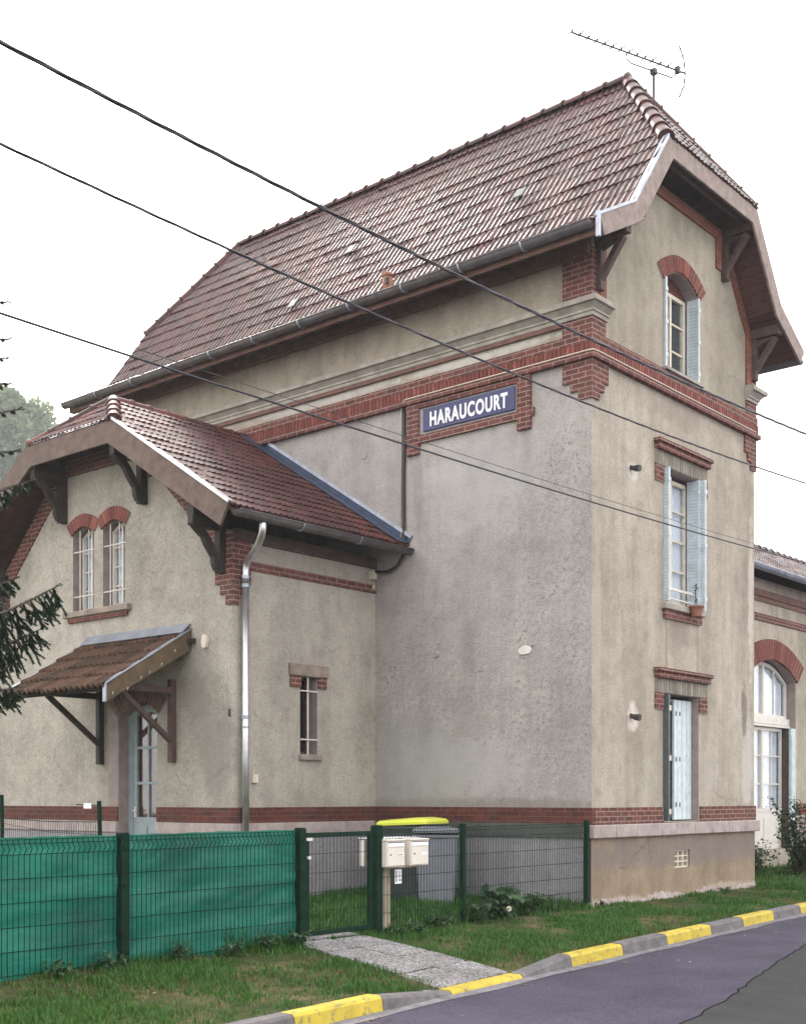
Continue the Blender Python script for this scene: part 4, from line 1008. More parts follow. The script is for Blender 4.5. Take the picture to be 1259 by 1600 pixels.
# door
b = MB(); b.cr = .5
def topd(u): x = (u+6.085)/.465; return 2.79+.17*(1-x*x)
for (a, c_) in ((-6.55, -6.44), (-5.73, -5.62)): b.mbox(mF, a, c_, .55, 2.80, .18, .24)
for i in range(10):
    a = -6.55+.93*i/10; c_ = a+.093; b.mprism(mF, [(a, topd(a)-.10), (c_, topd(c_)-.10), (c_, topd(c_)), (a, topd(a))], .179, .241)
b.mbox(mF, -6.44, -5.73, .56, 1.22, .20, .24); b.mbox(mF, -6.10, -6.07, 1.22, 2.86, .195, .235)
for z in (1.22, 1.76, 2.30): b.mbox(mF, -6.44, -5.73, z, z+.04, .196, .236)
b.mbox(mF, -6.44, -6.36, 1.22, 2.84, .194, .234); b.mbox(mF, -5.80, -5.73, 1.22, 2.84, .194, .234)
for (a, c_) in ((-6.36, -6.11), (-6.06, -5.80)): b.mbox(mF, a, c_, .7, 1.12, .185, .2)
dr = b.build('door', M['door'], B)
q = MB(); q.mbox(mF, -6.42, -5.74, 1.2, 2.82, .22, .224); q.build('pane', M['glass'], dr)
q = MB(); vv = []
for i in range(31): u = -6.42+.68*i/30; vv += [mF(u, 1.2, .30+.02*math.sin(i*1.3)), mF(u, 2.85, .30+.02*math.sin(i*1.3))]
q.add(vv, [(2*i, 2*i+2, 2*i+3, 2*i+1) for i in range(30)]); q.build('curtain', M['curtain_dark'], dr)
q = MB(); q.tube([mF(-6.40, 1.36, .195), mF(-6.40, 1.36, .14), mF(-6.30, 1.36, .13)], .010, 8); q.mbox(mF, -6.42, -6.38, 1.26, 1.42, .185, .2); q.build('handle', M['white'], dr)
arch_bricks(mF, -6.60, -5.57, 2.80, .20, .24, -.02, .03, 15, B, [onebrick('dusty_brown_brick', (.17, .10, .08)), M['mortar']])  # door arch in a duller, browner brick colour than the other arches
b = MB(); b.mbox(mF, -6.80, -6.56, 1.43, 3.0, -.012, .02); b.build('door_quoin', M['quoin'], B)
b = MB(); b.mbox(mF, -7.0, -5.2, .3, .53, -.9, .25); b.mbox(mF, -7.1, -5.1, .05, .3, -1.25, .25); b.build('doorstep', M['stone'], B)
# porch canopy
PY, PXl, PXr, PZw, PZf = -4.44, -7.33, -4.86, 3.93, 3.06
cp = MB(); slab(cp, [(PXl, YA, PZw), (PXr, YA, PZw), (PXr, PY+.02, PZf), (PXl, PY+.02, PZf)], .03)
can = cp.build('porch_canopy', M['wood_dark'], B, label='small tiled lean-to canopy over the annex door')
Vp = Vector((0, YA-PY, PZw-PZf))
tile_roof('roof_tiles', (PXl, PY-.05, PZf-.01), (1, 0, 0), Vp, PXr-PXl, Vp.length-.02, M['tile_porch'], can, tw=.26, th=.36, hump=.042, lift=.032)
b = MB(); dn = Vector((0, 0, -1))
for x, mt in ((PXr, 0), (PXl, 0)):
    b.prism([(x-.02, YA-.005, PZw+.05), (x-.02, PY-.03, PZf+.03), (x-.02, PY-.03, PZf-.20), (x-.02, YA-.005, PZw-.24)], (.04, 0, 0))
build_split(b, 'porch_barge', M['wood_porch'], can)
b = MB()
for x in (PXr, PXl): b.prism([(x-.035, YA-.005, PZw+.055), (x+.03, YA-.005, PZw+.055), (x+.03, PY-.04, PZf+.04), (x-.035, PY-.04, PZf+.04)], (0, 0, .02))
b.box(PXr-.03, PXr+.03, PY-.05, PY-.03, PZf-.20, PZf+.04)
b.prism([(PXl, YA-.002, PZw+.14), (PXr, YA-.002, PZw+.14), (PXr, YA-.16, PZw-.01), (PXl, YA-.16, PZw-.01)], (0, -.008, .01))
b.build('zinc_trim', M['zinc'], can)
b = MB(); b.beam((PXl+.05, -4.28, PZf+.02), (PXr-.05, -4.28, PZf+.02), .08, .09); b.beam((PXl+.05, YA-.05, PZw-.12), (PXr+.12, YA-.05, PZw-.12), .08, .07); b.build('porch_beam', M['wood_dark'], can)
for x in (-6.96, -5.22):
    b = MB(); b.box(x-.045, x+.045, YA-.10, YA-.003, 2.07, 3.28); b.beam((x, YA-.101, 3.12), (x, -4.22, 3.12), .08, .09, (0, 0, 1)); b.beam((x, YA-.07, 2.38), (x, -3.98, 3.09), .07, .075, (1, 0, 0))
    b.build('porch_bracket', M['wood_dark'] if x < -6 else M['wood'], can, bevel=.004)
b = MB(); 
for k in range(6):
    x = PXr+.01; t = k/5+random.uniform(-.05, .05); y = PY+.1+t*1.0; z = PZf-.05+t*.62-.1*math.sin(t*9)**2
    b.tube([(x+.015, y, z-.02), (x+.03, y, z+.01)], .007, 6)
build_split(b, 'fairy_light', M['white'], can)
blob('wall_lamp', (-4.52, 3.78), .055, .10, mF, M['cream'], B, .06)
b = MB(); b.mbox(mA, -2.64, -2.54, 1.77, 1.89, -.05, .0); b.build('bell_box', M['cream'], B)
b = MB(); b.mbox(mF, -4.03, -4.005, 2.70, 2.80, -.02, .0); b.build('iron_slot', M['iron'], B)
b = MB(); b.box(XA+.0, XA+.09, -.14, -.05, 4.98, 5.12); b.box(XA, XA+.05, -.10, -.06, 4.83, 4.9); b.build('cable_clamp', M['cream'], B)

# ------------------------------------------------------------------ low wing behind the tower
WY0, WY1 = TY1, 24.0
hc = 10.35
wall('wing_wall', mW, rect(WY0, WY1, 0, 6.1), [arch_poly(hc-1.22, hc+1.22, .45, 4.05, .42, 14), arch_poly(hc+4.4, hc+6.8, .45, 4.05, .42, 14)], [M['stucco_street'], M['quoin']], B, .3)
b = MB()
for z0, z1, p_ in ((5.22, 5.37, .03), (1.19, 1.42, .028)):
    if z0 < 2: b.mbox(mW, WY0, hc-1.24, z0, z1, -p_, .02); b.mbox(mW, hc+1.24, hc+4.38, z0, z1, -p_, .02); b.mbox(mW, hc+6.82, WY1, z0, z1, -p_, .02)
    else: b.mbox(mW, WY0, WY1, z0, z1, -p_, .02)
b.build('brick_band', M['brick'], B, label='red brick courses of the low wing')
b = MB(); b.mbox(mW, WY0, WY1, 5.72, 5.86, -.06, .02); b.mbox(mW, WY0, WY1, 5.62, 5.719, -.03, .02); b.build('wall_plate', M['wood_red'], B)
for c0 in (hc, hc+5.6):
    arch_bricks(mW, c0-1.26, c0+1.26, 4.04, .42, .42, -.04, .03, 26, B, splay=.5)
    w = frame_window('window', mW, c0-1.20, c0+1.20, 3.26, 4.02, .20, B, (), cols=4, fw=.07, mull=.08, bar=.035, mat='white', arch=.41, curtain=[(c0-1.1, c0+1.1, 'curtain')], label='arched fanlight of the wing door')
    q = MB(); q.mbox(mW, c0-1.22, c0+1.22, 3.12, 3.26, .14, .26); q.mbox(mW, c0-1.22, c0+1.22, 3.06, 3.11, .12, .26); q.build('transom', M['white'], w)
    w = frame_window('window', mW, c0-1.0, c0+1.0, 1.25, 3.05, .22, B, (1.84, 2.44), cols=4, fw=.07, mull=.09, bar=.03, mat='white', curtain=[(c0-.9, c0+.9, 'curtain')], label='glazed double door below the fanlight')
    q = MB(); q.mbox(mW, c0-1.0, c0+1.0, .45, 1.249, .23, .27); q.mbox(mW, c0-.85, c0-.1, .6, 1.12, .215, .23); q.mbox(mW, c0+.1, c0+.85, .6, 1.12, .215, .23); q.build('door_panel', M['white'], w)
    for sd_, u0 in ((1, c0+.98), (-1, c0-1.22)):
        q = MB(); q.mbox(mW, u0, u0+.24, .48, 3.05, .0, .05); q.mbox(mW, u0+.02, u0+.22, .6, 2.9, -.01, .0)
        sh = q.build('shutter', M['shut_blue'], B, label='pale blue shutter beside the wing door')
        q = MB()
        for zz in (.9, 1.3, 2.1, 2.55, 2.85): q.mbox(mW, u0+.20, u0+.23, zz, zz+.05, -.02, .0)
        q.build('hinge', M['white'], sh)
wr = MB(); slab(wr, [(XW+.45, WY0, 6.17), (XW+.45, WY1, 6.17), (-4.9, WY1, 8.0), (-4.9, WY0, 8.0)], .06); slab(wr, [(-4.9, WY0, 8.0), (-4.9, WY1, 8.0), (-8.5, WY1, 6.0), (-8.5, WY0, 6.0)], .06)
wro = wr.build('wing_roof', M['soffit'], B)
Vw = Vector((-4.9-XW-.45, 0, 8.0-6.17))
tile_roof('roof_tiles', (XW+.5, WY0, 6.17), (0, 1, 0), Vw, 14.0, Vw.length, M['tile_main'], wro)
ridge_caps('ridge_tiles', (-4.9, WY0, 8.05), (-4.9, WY0+14, 8.05), .11, M['tile_main'], wro, .4)
gutter((XW+.56, WY0, 6.13), (XW+.56, WY0+14, 6.13), .085, M['zinc'], B)
b = MB(); b.add([(-8.2, WY0, 0), (-8.2, WY1, 0), (-8.2, WY1, 6.2), (-8.2, WY0, 6.2)], [(0, 1, 2, 3)]); b.add([(XW, WY1, 0), (-8.2, WY1, 0), (-8.2, WY1, 6.1), (-4.9, WY1, 7.9), (XW, WY1, 6.1)], [(0, 1, 2, 3, 4)])
b.build('wing_end_wall', M['stucco_street'], B)

# ------------------------------------------------------------------ station name sign in its brick frame
b = MB()
b.mbox(mS, -3.28, -3.045, 6.81, 7.578, -.05, .02); b.mbox(mS, -1.215, -.985, 6.81, 7.578, -.05, .02)
b.mbox(mS, -3.044, -1.216, 6.97, 7.09, -.045, .02); b.mbox(mS, -3.044, -1.216, 7.50, 7.578, -.045, .02)
b.mbox(mS, -3.33, -3.281, 6.99, 7.10, -.045, .02); b.mbox(mS, -.984, -.93, 6.99, 7.10, -.045, .02)
o = b.build('sign_brick_frame', M['brick'], B)
q = MB(); q.mbox(mS, -3.044, -1.216, 7.091, 7.499, -.012, .02); q.build('sign_margin', M['sign_grey'], o)
sg = thing('station_name_sign', 'navy blue enamel sign with white letters HARAUCOURT in a brick frame', 'sign', (-2.11, -.02, 7.298))
b = MB(); b.box(-.85, .85, -.02, .004, -.168, .168); b.build('sign_plate', M['enamel_blue'], sg, bevel=.004)
def lettering(text, width, height, parent, loc, rot, mat, off=.012, name='lettering', ext=.003, space=1.0):
    cu = bpy.data.curves.new(name, 'FONT'); cu.body = text; cu.size = 1; cu.align_x = 'CENTER'; cu.align_y = 'CENTER'; cu.extrude = .01; cu.offset = off; cu.space_character = space
    t = bpy.data.objects.new(name+'_tmp', cu); col.objects.link(t); bpy.context.view_layer.update()
    me = bpy.data.meshes.new_from_object(t.evaluated_get(bpy.context.evaluated_depsgraph_get())); bpy.data.objects.remove(t)
    co = np.empty(len(me.vertices)*3); me.vertices.foreach_get('co', co); co = co.reshape(-1, 3)
    mn, mxx = co.min(0), co.max(0); c0 = (mn+mxx)/2
    co = (co-c0)*np.array([width/(mxx[0]-mn[0]), height/(mxx[1]-mn[1]), ext/.01]); me.vertices.foreach_set('co', co.ravel()); me.update()
    me.materials.clear(); me.materials.append(mat)
    o = bpy.data.objects.new(name, me); col.objects.link(o); o.parent = parent; o.location = loc; o.rotation_euler = rot; return o
lettering('HARAUCOURT', 1.44, .225, sg, (.01, -.023, -.005), (R(90), 0, 0), M['enamel_white'], .034, space=1.16)

# ------------------------------------------------------------------ cables and clips on the facade
b = MB()
pts = [(-3.35, -.03, 7.56), (-3.34, -.03, 7.0), (-3.355, -.03, 6.4), (-3.34, -.03, 5.6), (-3.33, -.05, 5.32), (-3.42, -.10, 5.13), (-3.62, -.10, 5.06), (-3.93, -.08, 5.11)]
sm = [Vector(pts[0])]
for i in range(len(pts)-1):
    for k in range(1, 6): sm.append(Vector(pts[i]).lerp(Vector(pts[i+1]), k/5))
for _ in range(3): sm = [sm[0]]+[(sm[i-1]+sm[i]*2+sm[i+1])/4 for i in range(1, len(sm)-1)]+[sm[-1]]
b.tube(sm, .025, 8); tag(b.build('wall_cable', M['black'], smooth=True), 'thick black cable running down the grey side wall beside the name sign', 'cable')
b = MB(); zc = 7.675
b.tube([(-3.415, -.02, 5.3), (-3.415, -.02, 7.55), (-3.38, -.05, 7.64), (-3.3, -.075, zc), (-.02, -.085, zc), (.07, -.07, zc), (.085, .02, zc), (.08, TY1-.1, zc)], .010, 6)
tag(b.build('wall_cable', M['cream'], smooth=True), 'thin pale cable following the brick band round the tower corner', 'cable')
pot = thing('flower_pot', 'small terracotta pot hanging at the first floor window sill', 'flower pot', (.16, 2.74, 4.33))
b = MB(); b.tube([(0, 0, 0), (0, 0, .13), (0, 0, .131), (0, 0, .16)], [.075, .105, .12, .12], 16); b.build('pot', M['terracotta'], pot, smooth=False)
b = MB()
b.tube([(0, 0, .15), (-.01, 0, .36), (0, .01, .5)], .008, 5)
for i in range(16):
    a = random.random()*6.28; z = random.uniform(.15, .5); L = random.uniform(.04, .09); b.cr = random.random()
    p0 = Vector((0, 0, z)); p1 = p0+Vector((math.cos(a)*L, math.sin(a)*L, .02)); s_ = Vector((-math.sin(a), math.cos(a), 0))*.018
    b.add([p0, (p0+p1)/2+s_, p1, (p0+p1)/2-s_], [(0, 1, 2, 3)])
b.build('withered_plant', M['rose_leaf'], pot)

# ------------------------------------------------------------------ aerial
an = thing('tv_aerial', 'thin rake shaped television aerial on a mast behind the roof hip', 'aerial', (-.84, 3.23, 11.70))
b = MB(); b.tube([(0, 0, -.6), (0, 0, 1.57)], .022, 8); b.build('mast', M['wire'], an)
bd = Vector((math.sin(R(21)), math.cos(R(21)), 0)); pd = Vector((bd.y, -bd.x, 0))
b = MB(); P = Vector((0, 0, 1.72)); b.tube([P-bd*1.62, P+bd*.66], .014, 6)
am = b.build('boom', M['wire'], an)
b = MB(); b.tube([P-bd*.55, P-bd*.55-Vector((0, 0, .10)), P-bd*.45-Vector((0, 0, .15)), P+bd*.40-Vector((0, 0, .15)), P+bd*.45-Vector((0, 0, .10)), P+bd*.45], .011, 6); b.box(-.045, .045, -.045, .045, 1.52, 1.60); b.build('support_arm', M['wire'], am)
b = MB()
for i in range(13): q_ = P-bd*(1.62-i*.16); b.tube([q_-pd*.10+Vector((0, 0, .02)), q_+pd*.10+Vector((0, 0, .02))], .010, 5); b.tube([q_, q_+Vector((0, 0, .045))], .016, 5)
b.box(P.x+bd.x*.5-.035, P.x+bd.x*.5+.035, P.y+bd.y*.5-.035, P.y+bd.y*.5+.035, P.z-.04, P.z+.06)
b.build('element', M['wire'], am)
b = MB(); q_ = P+bd*.66
for s_ in (-1, 1):
    b.tube([q_, q_+Vector((0, 0, .22*s_))-bd*.03, q_+Vector((0, 0, .42*s_))-bd*.13], .012, 6)
    for k in (1, 2, 3): z = .13*k*s_; b.tube([q_+Vector((0, 0, z))-bd*.03*k-pd*.16, q_+Vector((0, 0, z))-bd*.03*k+pd*.16], .007, 5)
b.build('reflector', M['wire'], am)

# ------------------------------------------------------------------ overhead wires along the street
def wire_at(x, px, py):
    d = VR*((px-629.5)/FPX)+VF; d = d+Vector((0, 0, (1244.5-py)/FPX)); t = (x-CAM.x)/d.x; return CAM+d*t
def overhead(x, pix, r, label, twist=False):
    P = [wire_at(x, *p_) for p_ in pix]; cf = np.polyfit([p_.y for p_ in P], [p_.z for p_ in P], 2 if len(P) > 2 else 1)
    if len(cf) == 3 and cf[0] < 0: cf = np.polyfit([p_.y for p_ in P], [p_.z for p_ in P], 1)
    b = MB(); Y = np.linspace(-22, 18, 240 if twist else 80)
    if twist:
        for k in range(3):
            b.tube([(x+math.cos(y*5+k*2.09)*r*.55, y, np.polyval(cf, y)+math.sin(y*5+k*2.09)*r*.55) for y in Y], r*.55, 6)
    else: b.tube([(x, y, np.polyval(cf, y)) for y in Y], r, 6)
    tag(b.build('overhead_wire', M['wire'], smooth=True), label, 'wire', 'overhead wires along the street')
overhead(1.2, [(0, 67), (180, 155), (340, 245), (510, 325), (715, 430), (900, 520), (1259, 678)], .017, 'thick twisted overhead cable, highest of the wires crossing the house', True)
overhead(1.2, [(0, 232), (370, 388), (560, 470), (760, 572), (930, 640), (1165, 722)], .012, 'middle overhead wire passing just above the name sign', True)
overhead(1.2, [(0, 490), (195, 552), (400, 620), (630, 693), (925, 785), (1170, 855)], .010, 'lowest thick overhead wire crossing below the name sign')
overhead(1.2, [(225, 547), (380, 600), (700, 705), (925, 772), (1160, 845)], .0035, 'hair thin wire just above the lowest overhead wire')

# ------------------------------------------------------------------ fence
FX = 0.0; FT = 1.235
def mesh_panel(b, y0, y1, ztop, zb=.08, bends=True, dx=0, w=.0036, step=.052):
    n = int((y1-y0)/step)
    zs = [zb, ztop-.13, ztop-.085, ztop-.04, ztop] if bends else [zb, ztop]
    xo = [0, 0, .035, 0, 0] if bends else [0, 0]
    for i in range(n+1):
        y = y0+(y1-y0)*i/n
        b.tube([(FX+dx+o_, y, z) for o_, z in zip(xo, zs)], w, 4, cap=False)
    z = ztop-.13; hz = [ztop-.005, ztop-.04, ztop-.13]
    while z > zb+.1: z -= .2; hz.append(max(z, zb+.02))
    for z in hz: b.tube([(FX+dx+.003, y0, z), (FX+dx+.003, y1, z)], w*1.25, 4, cap=False)
posts = [-12.6, -10.28, -7.82, -5.60]
fn = thing('mesh_fence', 'dark green welded mesh fence clad with green windbreak cloth, left of the gate', 'fence', (0, 0, 0))
for y in posts:
    b = MB(); b.box(FX-.045, FX+.045, y-.045, y+.045, -.1, FT+.01); b.box(FX-.04, FX+.04, y-.04, y+.04, FT+.01, FT+.022)
    for z in (.35, .8, 1.12): b.box(FX+.045, FX+.056, y-.025, y+.025, z-.02, z+.02)
    b.build('fence_post', M['greenpost'], fn, bevel=.003)
for i in range(3):
    b = MB(); mesh_panel(b, posts[i]+.05, posts[i+1]-.05, FT-.01); b.build('mesh_panel', M['greenpost'], fn)
cl = NB('green_windbreak_cloth'); w1 = cl.noise(3, 5, .6, stretch=(1, .35, 1.6)); w2 = cl.noise(1.2, 4, .6)
c = cl.ramp(w1, [(.3, (.005, .102, .074)), (.5, (.009, .150, .106)), (.72, (.024, .215, .155))]); c = cl.mix(1.0, c, cl.ramp(w2, [(.3, .75), (.7, 1.2)]), 'MULTIPLY'); c = cl.mix(1.0, c, cl.ramp(cl.noise(60, 3, .8, stretch=(1, .25, 2.5)), [(.3, .72), (.7, 1.25)]), 'MULTIPLY'); c = cl.mix(cl.ramp(cl.noise(2.2, 6, .75), [(.55, 0.0), (.8, .2)]), c, (.12, .16, .12))
cl.col(c); cl.rough(.5, .35); cl.bump(cl.noise(220, 2), .15, .003)
tl = cl.n('ShaderNodeBsdfTranslucent'); cl.l(c, tl.inputs[0]); ms = cl.n('ShaderNodeMixShader'); ms.inputs[0].default_value = .25; cl.l(cl.p.outputs[0], ms.inputs[1]); cl.l(tl.outputs[0], ms.inputs[2]); cl.l(ms.outputs[0], cl.t.nodes['Material Output'].inputs[0])
from mathutils import noise as mn
for i in range(3):
    b = MB(); y0, y1 = posts[i]+.02, posts[i+1]-.02; ny, nz_ = 90, 40; vv = []
    for a in range(ny+1):
        y = y0+(y1-y0)*a/ny
        for k in range(nz_+1):
            f = k/nz_; zb = .07+.02*math.sin(a*.2+i)*(1-f); z = zb+(FT+.002+.010*mn.noise((y*3.1, 1, i))+.005*mn.noise((y*13, 4, i))-zb)*f
            dx = -.022+.022*mn.noise((y*1.3, z*5.5-y*1.3*(1 if i == 2 else -.5), i*3.3))+.010*mn.noise((y*3.5, z*13-y*4, 5+i))+.003*mn.noise((y*11, z*22, 9)); dx = min(dx, -.006)
            if f < .12: dx -= .03*(1-f/.12)*abs(mn.noise((y*2, 0, 3)))
            vv.append((FX+dx-.004, y, z))
    b.add(vv, [(a*(nz_+1)+k, (a+1)*(nz_+1)+k, (a+1)*(nz_+1)+k+1, a*(nz_+1)+k+1) for a in range(ny) for k in range(nz_)])
    b.build('windbreak_cloth', cl.m, fn, smooth=True)
# open fence right of the gate
fn2 = thing('mesh_fence', 'bare dark green mesh fence between the gate and the tower corner', 'fence', (0, 0, 0))
for y in (-2.88, -.13):
    b = MB(); b.box(FX-.03, FX+.03, y-.03, y+.03, -.1, FT+.01); b.box(FX-.026, FX+.026, y-.026, y+.026, FT+.01, FT+.02); b.build('fence_post', M['greenpost'], fn2, bevel=.003)
for (a, c_) in ((-4.40, -2.92), (-2.84, -.17)):
    b = MB(); mesh_panel(b, a, c_, FT-.02, .06); b.build('mesh_panel', M['greenpost'], fn2)
# gate
gt = thing('garden_gate', 'dark green mesh garden gate between two posts behind the slab path', 'gate', (0, -5.0, 0))
b = MB(); b.box(-.05, .05, .53, .63, -.1, 1.25); b.box(-.045, .045, .535, .625, 1.25, 1.262); b.build('gate_post', M['greenpost'], gt, bevel=.003)
b = MB(); b.box(-.025, .025, -.54, -.49, .13, 1.20); b.box(-.025, .025, .44, .49, .13, 1.20); b.box(-.024, .024, -.49, .44, 1.15, 1.20); b.box(-.024, .024, -.49, .44, .13, .18); b.build('gate_frame', M['greenpost'], gt, bevel=.003)
b = MB(); 
for i in range(18): y = -.48+.91*i/17; b.tube([(0, y, .18), (0, y, 1.15)], .0028, 4, cap=False)
for z in (.38, .58, .78, .98): b.tube([(.003, -.49, z), (.003, .44, z)], .0035, 4, cap=False)
b.build('gate_mesh', M['greenpost'], gt)
b = MB(); b.box(.026, .05, -.53, -.49, .93, .96); b.box(.03, .06, -.56, -.48, 1.12, 1.15); b.build('latch', M['white'], gt)
# low inner fence before the annex
ifn = thing('inner_mesh_fence', 'low green mesh fence in the garden with a small white plate, before the annex wall', 'fence', (0, 0, 0))
b = MB(); b.tube([(-4.20, -5, 0), (-4.26, -5, 1.52)], .028, 8); b.build('fence_post', M['greenpost'], ifn)
b = MB(); b.tube([(-6.5, -5, 0), (-6.53, -5, 1.6)], .028, 8); b.build('fence_post', M['greenpost'], ifn)
b = MB()
for i in range(44): x = -6.5+2.27*i/43; b.tube([(x, -5, .08), (x, -5, 1.27+.04*math.sin(i*.15))], .0026, 4, cap=False)
for k in range(6): z = .1+.2*k; b.tube([(-6.5, -5, z+.02*k), (-5.4, -5, z), (-4.23, -5, z-.02)], .004, 4, cap=False)
b.tube([(-6.5, -5, 1.27), (-5.4, -5, 1.24), (-4.24, -5, 1.25)], .006, 5)
b.build('mesh_panel', M['greenpost'], ifn)
b = MB(); b.box(-4.58, -4.42, -5.012, -5.004, 1.42, 1.49); b.build('white_plate', M['enamel_white'], ifn)
b = MB(); b.tube([(-4.75, -5.0, 1.47), (-4.26, -5.0, 1.46)], .008, 5); b.build('plate_wire', M['greenpost'], ifn)

# ------------------------------------------------------------------ letterboxes
mbx = None
def letterbox(y0, y1, label, nameplate):
    t = thing('letterbox', label, 'letterbox', (-.07, (y0+y1)/2, .80), group='cream letterboxes on the wooden post')
    w = (y1-y0)/2; b = MB(); b.box(.06, .185, -w, w, 0, .285); b.prism([(.05, -w-.004, .286), (.20, -w-.004, .286), (.20, -w-.004, .300), (.05, -w-.004, .306)], (0, 2*w+.008, 0))
    b.build('box_body', M['mailbox'], t, bevel=.004)
    b = MB(); b.box(.186, .194, -w+.012, w-.012, .012, .215); b.build('box_door', M['mailbox'], t, bevel=.003)
    b = MB(); b.prism([(.186, -w+.03, .225), (.186, -w+.03, .262), (.20, -w+.03, .225)], (0, 2*w-.05, 0)); b.build('letter_flap', M['mailslot'], t)
    b = MB(); b.box(.186, .188, -w+.025, w-.02, .264, .272); b.tube([(.192, -w*.62, .135), (.199, -w*.62, .135)], .010, 10); b.build('lock', M['iron'], t)
    b = MB(); b.box(.195, .197, w*.12, w*.82, .118, .146); b.build('name_label', M['mailslot'], t)
    b = MB()
    for k in range(5): b.box(.1972, .1978, w*(.18+.11*k), w*(.24+.11*k)+.004*(k % 2), .127, .138)
    if nameplate: b.build('label_writing', M['iron'], t)
    return t
letterbox(-4.39, -4.08, 'left letterbox, cream, directly on top of the wooden post', True)
letterbox(-3.985, -3.665, 'right letterbox, cream, hanging over beside the bin', False)
po = thing('letterbox_post', 'pale square wooden post carrying the letterboxes', 'post', (-.10, -4.24, 0))
b = MB(); b.box(-.055, .055, -.10, .10, -.05, .70); b.box(-.05, .05, -.095, .095, .70, .775); b.box(-.14, .14, -.09, .50, .777, .797); b.build('post', M['postwood'], po, bevel=.004)
b = MB(); b.box(.10, .104, .12, .235, .60, .76)
rp = MB(); rp.box(-.18, -.11, -.15, .16, .80, 1.09); rp.build('rear_panel', M['mailbox'], po, bevel=.003)
rp = MB(); rp.box(-.2, .08, -.16, .55, 1.108, 1.114); rp.build('top_plate', M['mailslot'], po)
np_ = b.build('number_plate', M['enamel_white'], po)
b = MB(); b.box(.105, .107, .135, .15, .62, .745); b.box(.105, .107, .19, .218, .63, .65); b.box(.105, .107, .19, .20, .66, .74); b.build('plate_marks', M['enamel_blue'], np_)

# ------------------------------------------------------------------ wheelie bins
def bin_(loc, rz, body, lidm, label, lid_open=False, sc=1.0, lidname='lid'):
    t = thing('wheelie_bin', label, 'bin', loc, rz, group='wheelie bins behind the fence'); t.scale = (sc, sc, sc)
    b = MB(); rings = []
    for (z, hx, hy) in ((.03, .24, .23), (.06, .245, .24), (.55, .275, .30), (.92, .295, .345), (.985, .30, .35)):
        r_ = .05; pts = []
        for (cx_, cy_, a0) in ((hx-r_, hy-r_, 0), (-hx+r_, hy-r_, 90), (-hx+r_, -hy+r_, 180), (hx-r_, -hy+r_, 270)):
            for k in range(4): a = R(a0+30*k); pts.append((cx_+r_*math.cos(a), cy_+r_*math.sin(a), z))
        rings.append(pts)
    n = 16; vv = [p_ for rg in rings for p_ in rg]
    b.add(vv, [(k*n+j, k*n+(j+1) % n, (k+1)*n+(j+1) % n, (k+1)*n+j) for k in range(len(rings)-1) for j in range(n)]+[tuple(range(n))[::-1]])
    b.box(-.32, .32, -.375, .375, .955, .99)
    b.build('bin_body', M[body], t)
    b = MB(); vv = []
    for (z, s_) in ((.99, 1.05), (1.02, 1.06), (1.055, .97), (1.075, .6)):
        for j in range(n): x, y, _ = rings[4][j]; vv.append((x*s_*1.03, y*s_*1.06-(.02), z+(.03 if y < 0 else 0)))
    b.add(vv, [(k*n+j, k*n+(j+1) % n, (k+1)*n+(j+1) % n, (k+1)*n+j) for k in range(3) for j in range(n)]+[tuple(range(3*n, 4*n))])
    b.build('bin_lid', M[lidm], t)
    for s_ in (-1, 1):
        b = MB(); b.tube([(s_*.24, .26, .1), (s_*.29, .26, .1)], .10, 16); b.build('wheel', M['black'], t)
    b = MB(); b.tube([(-.26, .40, .95), (-.26, .43, .98), (.26, .43, .98), (.26, .40, .95)], .014, 6); b.build('handle', M[body], t)
    return t
bin_((-2.02, -.86, .05), R(35), 'pinkplastic', 'binlid', 'grey wheelie bin with a grey lid, standing in front by the tower wall')
bin_((-2.62, -.72, .06), R(100), 'bindark', 'yellowlid', 'dark wheelie bin with a bright yellow lid behind the grey one', sc=1.10)

# ------------------------------------------------------------------ vegetation helpers
def leaf(b, p0, d, L, w, droop=.2, fold=.15):
    d = Vector(d).normalized(); s_ = d.cross(Vector((0, 0, 1))); s_ = s_.normalized() if s_.length > 1e-4 else Vector((1, 0, 0)); u = s_.cross(d)
    p0 = Vector(p0); m1 = p0+d*L*.35+u*0; m2 = p0+d*L*.7-u*droop*L*.3; e = p0+d*L-u*droop*L
    b.add([p0, m1+s_*w*.5+u*fold*w, m1-s_*w*.5+u*fold*w, m2+s_*w*.38+u*fold*w*.6, m2-s_*w*.38+u*fold*w*.6, e, m1, m2],
          [(0, 1, 6), (0, 6, 2), (1, 3, 7, 6), (2, 6, 7, 4), (3, 5, 7), (4, 7, 5)])
def rdir(zlo=-.2, zhi=1):
    a = random.random()*math.tau; z = random.uniform(zlo, zhi); r_ = math.sqrt(max(0, 1-z*z)); return Vector((r_*math.cos(a), r_*math.sin(a), z))

def npmesh(name, V, F, mat, rnd, k, loops=3):
    me = bpy.data.meshes.new(name); me.vertices.add(len(V)); me.vertices.foreach_set('co', V.astype(np.float32).ravel())
    me.loops.add(F.size); me.loops.foreach_set('vertex_index', F.astype(np.int32).ravel())
    me.polygons.add(len(F)); me.polygons.foreach_set('loop_start', np.arange(0, F.size, loops, dtype=np.int32)); me.polygons.foreach_set('loop_total', np.full(len(F), loops, dtype=np.int32))
    for m in (mat if isinstance(mat, list) else [mat]): me.materials.append(m)
    me.update(calc_edges=True); a = me.attributes.new('rnd', 'FLOAT', 'FACE'); a.data.foreach_set('value', rnd.astype(np.float32))
    o = bpy.data.objects.new(name, me); col.objects.link(o); return o

